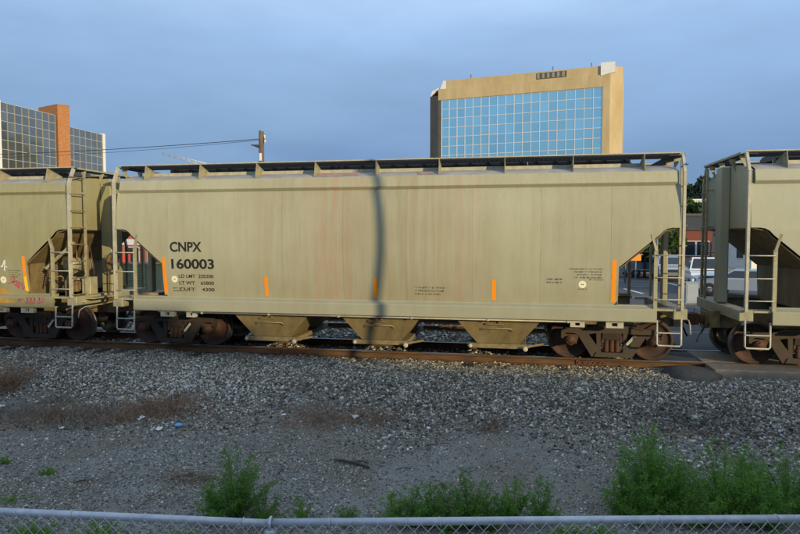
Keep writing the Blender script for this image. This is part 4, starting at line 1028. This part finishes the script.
# red panel and green kiosk seen between the left and middle cars
p = atz(121.5, 285, GZ); o = empty('vending_kiosk', (p.x, p.y, GZ), -.3); tag(o, 'red vending kiosk seen between the left and middle cars', 'kiosk')
MB().bbox(-.55, .55, -.3, .3, 0, 2.0, .03).build('case', 'sign_red', o); MB().box(-.45, .45, -.315, -.301, .3, .9).build('panel', 'white_panel', o)
p = atz(141, 289, GZ); o = empty('storage_shed', (p.x, p.y, GZ), -.2); tag(o, 'dark green slatted shed seen under the slope of the middle car', 'shed')
MB().box(-1.1, 1.1, -.6, .6, 0, 1.5).build('wall', 'green_shop', o); MB().box(-1.2, 1.2, -.7, .7, 1.501, 1.58).build('roof', 'dark_or_shaded_stone', o)
for k in range(9): MB().box(-1.08, 1.08, -.62, -.601, .05+k*.16, .18+k*.16).build('slat', 'green_shop', o)

# ------------------------------------------------------------------ utility pole, wires, crane
p = atd(261, 131.5, 36.5); up = empty('utility_pole', (p.x, p.y, GZ)); Hp = p.z-GZ; tag(up, 'brown wooden utility pole rising behind the middle car', 'utility pole')
MB().tube([(0, 0, -.3), (0, 0, Hp*.5), (.02, 0, Hp)], [.20, .175, .15], 14).build('pole', 'wood_pole', up)
MB().add([(-.15, -.12, Hp-.98), (-.15, .12, Hp-.98), (-.62, .10, Hp-.80), (-.62, -.10, Hp-.80), (-.15, -.12, Hp-.78), (-.15, .12, Hp-.78), (-.62, .10, Hp-.76), (-.62, -.10, Hp-.76)],
         [(0, 1, 2, 3), (4, 7, 6, 5), (0, 3, 7, 4), (1, 5, 6, 2), (0, 4, 5, 1), (3, 2, 6, 7)]).build('side_arm', 'dark_paint', up)
for dz, dx in ((-.35, .24), (-.62, .26)):
    MB().lathe([(.001, .12), (.05, .11), (.06, .06), (.035, .05), (.06, .0), (.035, -.02), (.02, -.1), (.001, -.1)], 10, 'z', (dx, -.05, Hp+dz)).build('insulator', 'white_panel', up)
MB().bar((.1, 0, Hp-.5), (.24, -.05, Hp-.5), .04, .3).build('insulator_bracket', 'dark_paint', up)
MB().bbox(-.05, .1, -.2, -.155, Hp-1.75, Hp-1.3, .005).build('tag_plate', 'white_panel', up)
MB().cyl((0, 0, Hp+.001), (.02, 0, Hp+.06), .13, 12).build('pole_cap', 'steel_grey', up)
def wire(P, Q, sag, r, label):
    P, Q = Vector(P), Vector(Q); n = 40; pts = []
    for i in range(n+1):
        t = i/n; a = P.lerp(Q, t); a.z -= sag*4*t*(1-t); pts.append(a)
    o = MB().tube(pts, r, 5).build('overhead_wire', 'wire'); tag(o, label, 'wire'); return o
ptop = Vector((p.x-.14, p.y-.05, GZ+Hp-.45))
q0 = atd(-120, 155, 62)
wire(ptop, q0, .35, .022, 'thin dark overhead wire running left from the wooden pole')
wire(ptop+Vector((0, 0, -.06)), q0+Vector((0, 0, -.05)), .55, .012, 'second thinner wire twisted below the overhead wire')
# crane boom far off
t0 = atd(163, 153, 210); t1 = atd(232, 172, 190); cr = empty('crawler_crane', (t1.x, t1.y, GZ)); tag(cr, 'white lattice crane boom leaning low over the left end of the middle car', 'crane')
a = t0-Vector((t1.x, t1.y, GZ)); b = t1-Vector((t1.x, t1.y, GZ)); dr = (a-b).normalized(); sd = Vector((0, 0, 1)).cross(dr).normalized(); upv = dr.cross(sd)
mb = MB(); nseg = 22; cor = [(sd*i+upv*j)*.55 for i, j in ((-1, -1), (1, -1), (1, 1), (-1, 1))]
for c in cor: mb.tube([b+c, a+c*.5], .10, 5)
for k in range(nseg):
    for f in range(4):
        c0_, c1_ = cor[f], cor[(f+1) % 4]; u0, u1 = k/nseg, (k+1)/nseg
        if k % 2: c0_, c1_ = c1_, c0_
        mb.tube([b.lerp(a, u0)+c0_*(1-.5*u0), b.lerp(a, u1)+c1_*(1-.5*u1)], .055, 4)
mb.build('boom', 'crane_white', cr)
MB().bbox(-2.5, 2.5, -1.6, 1.6, 1.2, b.z-.8, .1).build('mast', 'crane_white', cr); MB().bbox(-4, 4, -2, 2, 0, 1.19, .2).build('crawler', 'dark_paint', cr)

# ------------------------------------------------------------------ things behind the photographer: unseen block added to shade the yard, and a lamp post
sb = empty('shade_block', (0, -35, -.7)); tag(sb, 'unseen stepped block added behind the photographer to shade the yard', 'building')
tt = (35-1.0)/(-TOSUN.y); ox = TOSUN.x*tt; oz = TOSUN.z*tt+.7
for (xa, xb, zt) in ((-45, -8.6, .80), (-8.6, -6.4, .42), (-6.4, -4.4, .05), (-4.4, 3.9, -.36), (3.9, 60, -.08)):  # block heights stepped to shape the shade edge along the train
    MB().box(xa+ox+.001, xb+ox-.001, -12, 0, 0, zt+oz-.25).build('wall', 'shade_wall', sb)
    MB().box(xa+ox+.001, xb+ox-.001, -12, .12, zt+oz-.249, zt+oz).build('parapet', 'concrete', sb)
for k in range(14): MB().box(ox-40+k*7, ox-37+k*7, .001, .08, 1.2, 3.4).build('window', 'window_glass', sb)
tp = 17.0; lp = empty('lamp_post', (-3.02+TOSUN.x*tp, -1.55+TOSUN.y*tp, -.75)); tag(lp, 'round steel lamp post right of the photographer', 'lamp post')
MB().tube([(0, 0, 0), (0, 0, 6), (0, 0, 11.2)], [.09, .078, .070], 16).build('pole', 'steel_grey', lp)
MB().tube([(0, 0, 11.1), (.2, -.2, 11.5), (1.0, -1.0, 11.7)], .04, 8).build('arm', 'steel_grey', lp)
MB().bbox(.8, 1.4, -1.3, -.9, 11.62, 11.78, .03).build('lamp_head', 'steel_grey', lp)
MB().bbox(-.2, .2, -.2, .2, -.1, .25, .02).build('base', 'concrete', lp)

# ------------------------------------------------------------------ chain-link fence in the foreground
FZ = 1.217
def fp(px, D): q = atd(px, 520, D); return Vector((q.x, q.y, FZ))
f0, f1, f2 = fp(-90, 3.475), fp(267, 3.285), fp(900, 3.345)
fn = empty('chain_link_fence', (f1.x, f1.y, -.75)); tag(fn, 'galvanised chain-link fence along the bottom edge of the picture', 'fence')
def W2(v): return Vector(v)-Vector((f1.x, f1.y, -.75))
def fence_at(s):
    """s along fence in metres from the post"""
    d = (f2-f1) if s >= 0 else (f1-f0); return f1+d.normalized()*s
Ls, Rs = -(f1-f0).length, (f2-f1).length
MB().tube([W2(f0), W2(f0.lerp(f1, .5)), W2(f1+Vector((0, 0, -.002)))], .0212, 14).build('top_rail', 'galv', fn)
MB().tube([W2(f1+Vector((0, 0, .002))), W2(f1.lerp(f2, .5)+Vector((0, 0, .003))), W2(f2)], .0212, 14).build('top_rail', 'galv', fn)
pp = f1+Vector((.02, .0, 0))
back = Vector((-(f2-f1).y, (f2-f1).x, 0)).normalized()
MB().cyl(W2(Vector((pp.x, pp.y, -.8))), W2(Vector((pp.x, pp.y, FZ-.026))), .030, 16).build('post', 'galv', fn)
cap = MB().lathe([(.034, -.05), (.036, -.03), (.034, -.012), (.02, .0), (.001, .004)], 16, 'z', W2(pp+Vector((0, 0, -.022))))
cap.tube([W2(pp+Vector((0, 0, 0))+back*.031*cos(a)+Vector((0, 0, .031*sin(a)))) for a in [2*pi*k/16 for k in range(17)]], .008, 6, False)
cap.build('post_cap', 'galv', fn)
# woven wires: each one zig-zags down; pitch 75 mm
mesh = MB(); P2 = .0375; k0 = int(Ls/P2); k1 = int(Rs/P2)
offs = -back*.026
for k in range(k0, k1):
    pts = []; nrow = 30
    for j in range(nrow):
        s = (k+((j+k) % 2))*P2; q = fence_at(s)+offs*(1+.10*(1 if j % 2 else -1)); jit = rnd.uniform(-.002, .002)
        pts.append(W2(Vector((q.x, q.y, FZ-.002-j*P2+jit))))
    mesh.tube(pts, .0024, 4, False)
    if k % 2 == 0:
        q = fence_at((k+((k) % 2))*P2)+offs; tpz = FZ+rnd.uniform(-.002, .030)
        mesh.tube([W2(Vector((q.x, q.y, FZ-.004))), W2(Vector((q.x, q.y, tpz))+Vector((rnd.uniform(-.008, .008), 0, 0)))], .0024, 4)
mo = mesh.build('wire_mesh', 'galv_wire', fn, recalc=False); mo['kind'] = 'stuff'
for px in (65, 143, 440, 660, 779, 245, 330):
    D = 3.32; c = fp(px, D); s = (c-f1).dot((f2-f1).normalized()); c = fence_at(s); e = (f2-f1).normalized()
    MB().tube([W2(c+e*(.012*(a/6-.5))+back*.0245*cos(a)+Vector((0, 0, .0245*sin(a)))) for a in [-.6+.55*k for k in range(12)]], .0026, 5).build('tie_wire', 'galv_wire', fn)

# ------------------------------------------------------------------ plants
def weed(name, x, y, h, r, nst, lean, seed, label, leaf='leaf', cat='weed', group='green weeds along the fence', dens=1.0):
    g = np.random.default_rng(seed); t = empty(name, (x, y, gz(x, y)-.02)); tag(t, label, cat, group)
    st = MB(); LV = []
    for i in range(nst):
        a = g.uniform(0, 2*pi); out = g.uniform(.05, 1.0)**.7*r; hh = h*(1-.55*(out/r)**1.5)*g.uniform(.42, 1.18)
        tip = np.array([out*cos(a)+lean*hh*.5, out*sin(a)*.9, hh]); b0 = np.array([out*.12*cos(a), out*.12*sin(a), 0.])
        mid = (b0+tip)/2+np.array([cos(a)*-.10*out, sin(a)*-.10*out, hh*.12])
        ts = np.linspace(0, 1, 9); C = ((1-ts)**2)[:, None]*b0+(2*ts*(1-ts))[:, None]*mid+(ts**2)[:, None]*tip
        st.tube([tuple(c) for c in C[::2]], [.005, .004, .003, .0025, .0012], 3, False)
        nl = int(25*dens*hh/.5)+7
        # side twigs carry most leaves
        for k in range(nl):
            tt_ = g.uniform(.15, 1.0); c = ((1-tt_)**2)*b0+(2*tt_*(1-tt_))*mid+(tt_**2)*tip
            tw = g.normal(size=3)*np.array([1, 1, .5])+np.array([cos(a)*.4, sin(a)*.4, .55]); tw /= np.linalg.norm(tw); ln = hh*.20*(1.15-tt_)*g.uniform(.4, 1.2)+.015
            for q in range(5):
                p0 = c+tw*ln*(q+1)/5; d = tw*.6+g.normal(size=3)*.55; d /= np.linalg.norm(d); s = g.uniform(.018, .046); wv = np.cross(d, g.normal(size=3)); wv /= np.linalg.norm(wv); wv *= s*.12
                LV += [p0, p0+d*s*.5+wv, p0+d*s, p0+d*s*.5-wv]
    st.build('stem', 'stem_green', t, recalc=False)['kind'] = 'stuff'
    o = link('foliage', fast_mesh('foliage', np.array(LV), np.arange(len(LV)).reshape(-1, 4)), leaf, t); o['kind'] = 'stuff'; return t
def gxy(px, py):
    q = atz(px, py, -.7); return q.x, q.y
WD = [(236, 516, .74, .42, 44, .03, 'leaf', 'feathery green weed standing alone beside the fence post'),
      (393, 522, .36, .22, 20, .35, 'leaf_young', 'low green weed leaning right, left of the long weed patch'),
      (432, 524, .50, .30, 26, -.1, 'leaf', 'green weed with a ragged top in the middle of the fence'),
      (470, 524, .56, .38, 34, .1, 'leaf', 'dense green weed right of the ragged-topped one'),
      (512, 524, .46, .30, 24, .15, 'leaf_young', 'bright green weed closing the middle patch on the right'),
      (648, 514, .92, .40, 56, -.05, 'leaf', 'tallest feathery green weed, left end of the right-hand patch'),
      (684, 520, .58, .34, 34, .05, 'leaf', 'green weed filling the gap beside the tallest weed'),
      (722, 516, .74, .42, 46, 0, 'leaf', 'wide green weed in the middle of the right-hand patch'),
      (752, 522, .62, .36, 36, .1, 'leaf_young', 'bright green weed near the right corner of the fence'),
      (790, 515, .72, .40, 40, 0, 'leaf', 'green weed cut by the right edge of the picture'),
      (640, 526, .5, .25, 20, -.1, 'leaf', 'short green weed crowding the foot of the tallest weed'),
      (622, 520, .55, .22, 24, -.15, 'leaf', 'narrow green weed on the outer left of the right-hand patch'),
      (668, 506, .72, .34, 36, .1, 'leaf', 'green weed just behind the tallest weed, to its right'),
      (700, 526, .5, .34, 30, 0, 'leaf_young', 'low bright weed at the foot of the right-hand patch'),
      (742, 500, .62, .36, 34, .05, 'leaf', 'rearmost green weed of the right-hand patch'),
      (772, 528, .5, .34, 30, 0, 'leaf', 'low green weed near the right edge behind the rail'),
      (452, 530, .42, .3, 26, -.2, 'leaf', 'low green weed closest to the rail in the middle patch'),
      (412, 526, .42, .2, 18, .4, 'leaf_young', 'slim green weed leaning right beside the ragged one'),
      (540, 524, .46, .22, 20, .1, 'leaf', 'slim green weed at the right end of the middle patch'),
      (490, 530, .40, .3, 24, 0, 'leaf', 'low green weed at the foot of the middle patch'),
      (212, 522, .42, .26, 20, -.3, 'leaf', 'low weed leaning left at the foot of the lone weed'),
      (262, 522, .40, .24, 18, .3, 'leaf', 'low weed leaning right beside the fence post'),
      (302, 524, .26, .28, 14, 0, 'leaf', 'low sparse weed right of the fence post'),
      (345, 526, .22, .2, 10, 0, 'leaf', 'tiny sparse weed left of the leaning weed')]
for k, (px, py, h, r, ns, ln, lf, lab) in enumerate(WD):
    x, y = gxy(px, py); weed('weed', x, y, h*1.22, r*1.35, int(ns*1.35), ln, 100+k, lab, lf)
for k, (px, py, h, r, ns, lab) in enumerate([(48, 471, .10, .16, 12, 'small bright grass tuft on the gravel, lower left'), (3, 462, .11, .2, 12, 'small bright grass tuft at the left edge'),
        (12, 497, .07, .3, 12, 'thin pale grass patch above the fence rail, far left'), (30, 536, .22, .45, 26, 'grass clump behind the mesh at the lower left corner'), (100, 538, .22, .40, 22, 'grass clump behind the mesh left of the post'),
        (180, 538, .12, .35, 14, 'thin grass behind the mesh nearest the post'), (560, 540, .25, .3, 14, 'low green clump behind the mesh, right of centre'), (600, 542, .2, .3, 12, 'low green clump behind the mesh before the tall weed')]):
    x, y = gxy(px, py); weed('grass_tuft', x, y, h, r, ns, 0, 200+k, lab, 'leaf_young', 'grass', 'grass tufts on the gravel', .8)
def brush(px, py, rx, ry, h, n, seed, mat, label):
    g = np.random.default_rng(seed); x0, y0 = gxy(px, py); q = atz(px, py, float(ground_z(x0, y0))); x0, y0 = q.x, q.y
    t = empty('dry_brush', (x0, y0, gz(x0, y0))); tag(t, label, 'dry brush', 'dry brush at the foot of the ballast'); V = []
    for i in range(n):
        bx, by = g.normal()*rx*.5, g.normal()*ry*.5; bz = float(ground_z(x0+bx, y0+by)-t.location.z)
        a = g.uniform(0, 2*pi); el = g.uniform(.15, 1.1); L_ = h*g.uniform(.6, 2.0); d = np.array([cos(a)*cos(el), sin(a)*cos(el), sin(el)])
        p = np.array([bx, by, bz]); w_ = np.cross(d, [g.normal(), g.normal(), g.normal()]); w_ /= np.linalg.norm(w_); wd = g.uniform(.002, .0075)
        q1 = p+d*L_*.5+g.normal(size=3)*.025; q2 = p+d*L_+g.normal(size=3)*.05
        V += [p-w_*wd, p+w_*wd, q1+w_*wd*.8, q1-w_*wd*.8, q1-w_*wd*.8, q1+w_*wd*.8, q2+w_*wd*.3, q2-w_*wd*.3]
    o = link('twigs', fast_mesh('twigs', np.array(V), np.arange(len(V)).reshape(-1, 4)), mat, t); o['kind'] = 'stuff'
for k, (px, py, rx, ry, h, n, mt, lab) in enumerate([
        (8, 372, .35, .3, .50, 500, 'dry_red', 'upright rusty-brown dead bush at the left edge below the rail'),
        (15, 415, 1.0, .7, .16, 900, 'dry_grey', 'grey dead brush at the left edge of the ballast foot'),
        (50, 420, .9, .7, .16, 900, 'dry', 'brown dead brush right of the left edge'),
        (90, 418, .9, .7, .16, 800, 'dry_grey', 'grey-brown brush in the middle of the dry strip'),
        (128, 418, .9, .6, .17, 900, 'dry', 'brown brush left of the blue litter'),
        (165, 410, .8, .5, .2, 900, 'dry_red', 'reddish brush just above the blue litter'),
        (55, 403, .3, .2, .2, 160, 'dry_grey', 'small pale upright dead tuft in the dry strip'),
        (320, 418, .9, .6, .13, 800, 'dry_red', 'reddish dead brush left of the dark stick'),
        (372, 410, .6, .4, .11, 500, 'dry_red', 'small reddish brush patch in mid ballast'),
        (490, 424, .4, .3, .10, 260, 'dry', 'small brown brush patch right of centre'),
        (188, 480, .5, .2, .09, 200, 'dry', 'little brown twigs beside the lone green weed'),
        (690, 420, .8, .25, .07, 300, 'dry', 'thin brown brush along the dirt ridge at right')]):
    brush(px, py, rx, ry, h, int(n*.85), 300+k, mt, lab)

# ------------------------------------------------------------------ litter, stick, single stones
def place(o, px, py, dz=0.0, rz=0.0):
    x, y = gxy(px, py); q = atz(px, py, gz(x, y)); o.location = (q.x, q.y, gz(q.x, q.y)+dz); o.rotation_euler = (0, 0, rz); return o
m = MB(); m.tube([(-.34, .02, .03), (-.2, .0, .05), (.05, .01, .045), (.30, -.04, .03)], [.012, .022, .026, .018], 7).tube([(-.05, .01, .05), (.1, .08, .06), (.2, .12, .03)], [.02, .016, .01], 6)
o = place(m.build('driftwood_stick', 'driftwood'), 353, 466, 0, -.25); tag(o, 'dark broken stick lying on the gravel in the middle foreground', 'stick')
def scrap(px, py, s, mat, label, seed):
    g = random.Random(seed); n = 4; vs = [((i-1.5)*s*.4+g.uniform(-.1, .1)*s, (j-1.5)*s*.28+g.uniform(-.1, .1)*s, s*g.uniform(.05, .5)) for i in range(n) for j in range(n)]
    m = MB(); f = [(i*n+j, i*n+j+1, (i+1)*n+j+1, (i+1)*n+j) for i in range(n-1) for j in range(n-1)]
    m.add(vs, f); m.add([(x, y, z-.004) for x, y, z in vs], [q[::-1] for q in f]); o = place(m.build('litter', mat), px, py, .02, g.uniform(0, 3)); tag(o, label, 'litter', 'litter in the dry brush')
scrap(179, 427, .11, 'litter_blue', 'crumpled sky-blue plastic scrap at the foot of the ballast', 1)
scrap(140, 421, .13, 'litter_white', 'white paper scrap left of the blue plastic', 2); scrap(160, 431, .11, 'litter_white', 'white paper scrap just below the blue plastic', 3)
scrap(38, 404, .10, 'litter_white', 'white paper scrap in the dry strip near the left edge', 4); scrap(1, 408, .11, 'litter_white', 'white paper scrap cut by the left edge', 5)
scrap(62, 430, .08, 'litter_white', 'small white scrap at the lower edge of the dry strip', 6); scrap(355, 413, .12, 'litter_white', 'pale scrap among reddish brush in mid ballast', 7)
scrap(283, 412, .08, 'litter_white', 'tiny white scrap left of the mid brush', 8)
def rock(px, py, s, label, seed, mat='pale_rock'):
    g = random.Random(seed); import bmesh
    bm = bmesh.new(); bmesh.ops.create_icosphere(bm, subdivisions=2, radius=1)
    for v in bm.verts:
        k = 1+.25*sin(3*v.co.x+seed)+.2*sin(4*v.co.y+2*seed)+g.uniform(-.08, .08); v.co = Vector((v.co.x*k*s, v.co.y*k*s*.8, v.co.z*k*s*.6))
    me = bpy.data.meshes.new('rock'); bm.to_mesh(me); bm.free(); o = link('rock', me, mat); place(o, px, py, s*.25, g.uniform(0, 3)); tag(o, label, 'rock', 'pale rocks')
rock(526.5, 386, .075, 'pale squarish rock on the ballast below the third hopper', 2); rock(180, 404, .06, 'small pale rock right of the dry strip', 3)
rock(695, 400, .07, 'pale tan rock on the dirt ridge at right', 4); rock(181, 442, .05, 'small pale stone below the blue plastic', 5)

# dead twigs on the gravel
def twig(px, py, ln, rz, bend, label):
    m = MB().tube([(-ln/2, 0, .012), (-ln*.15, bend*.4, .03), (ln*.2, bend, .022), (ln/2, bend*.3, .012)], [.007, .009, .007, .003], 5).tube([(0, bend*.7, .026), (ln*.15, bend+.05, .04), (ln*.22, bend+.10, .03)], [.005, .004, .002], 4)
    o = place(m.build('dead_twig', 'driftwood' if ln > .3 else 'bark'), px, py, 0, rz); tag(o, label, 'twig', 'dead twigs on the gravel')
twig(262, 425, .55, .9, .05, 'long thin upright-lying twig right of the blue plastic'); twig(284, 472, .3, 1.2, .03, 'pale thin twig standing near the lone weed')
twig(408, 471, .35, .1, .02, 'thin twig right of the dark broken stick'); twig(188, 478, .4, .2, .05, 'brown twig left of the lone weed')
twig(437, 446, .45, .5, .04, 'dark twig among small stones in the centre'); twig(455, 432, .4, -.3, .05, 'bent twig under the second hopper in mid ballast')
twig(83, 483, .25, .6, .02, 'short dark twig on the bare strip at lower left'); twig(560, 452, .3, -.5, .03, 'short twig on the gravel right of centre')
twig(676, 425, .5, -.45, .05, 'long twig lying along the dirt ridge'); twig(610, 405, .35, .3, .04, 'twig on the ballast below the right truck')
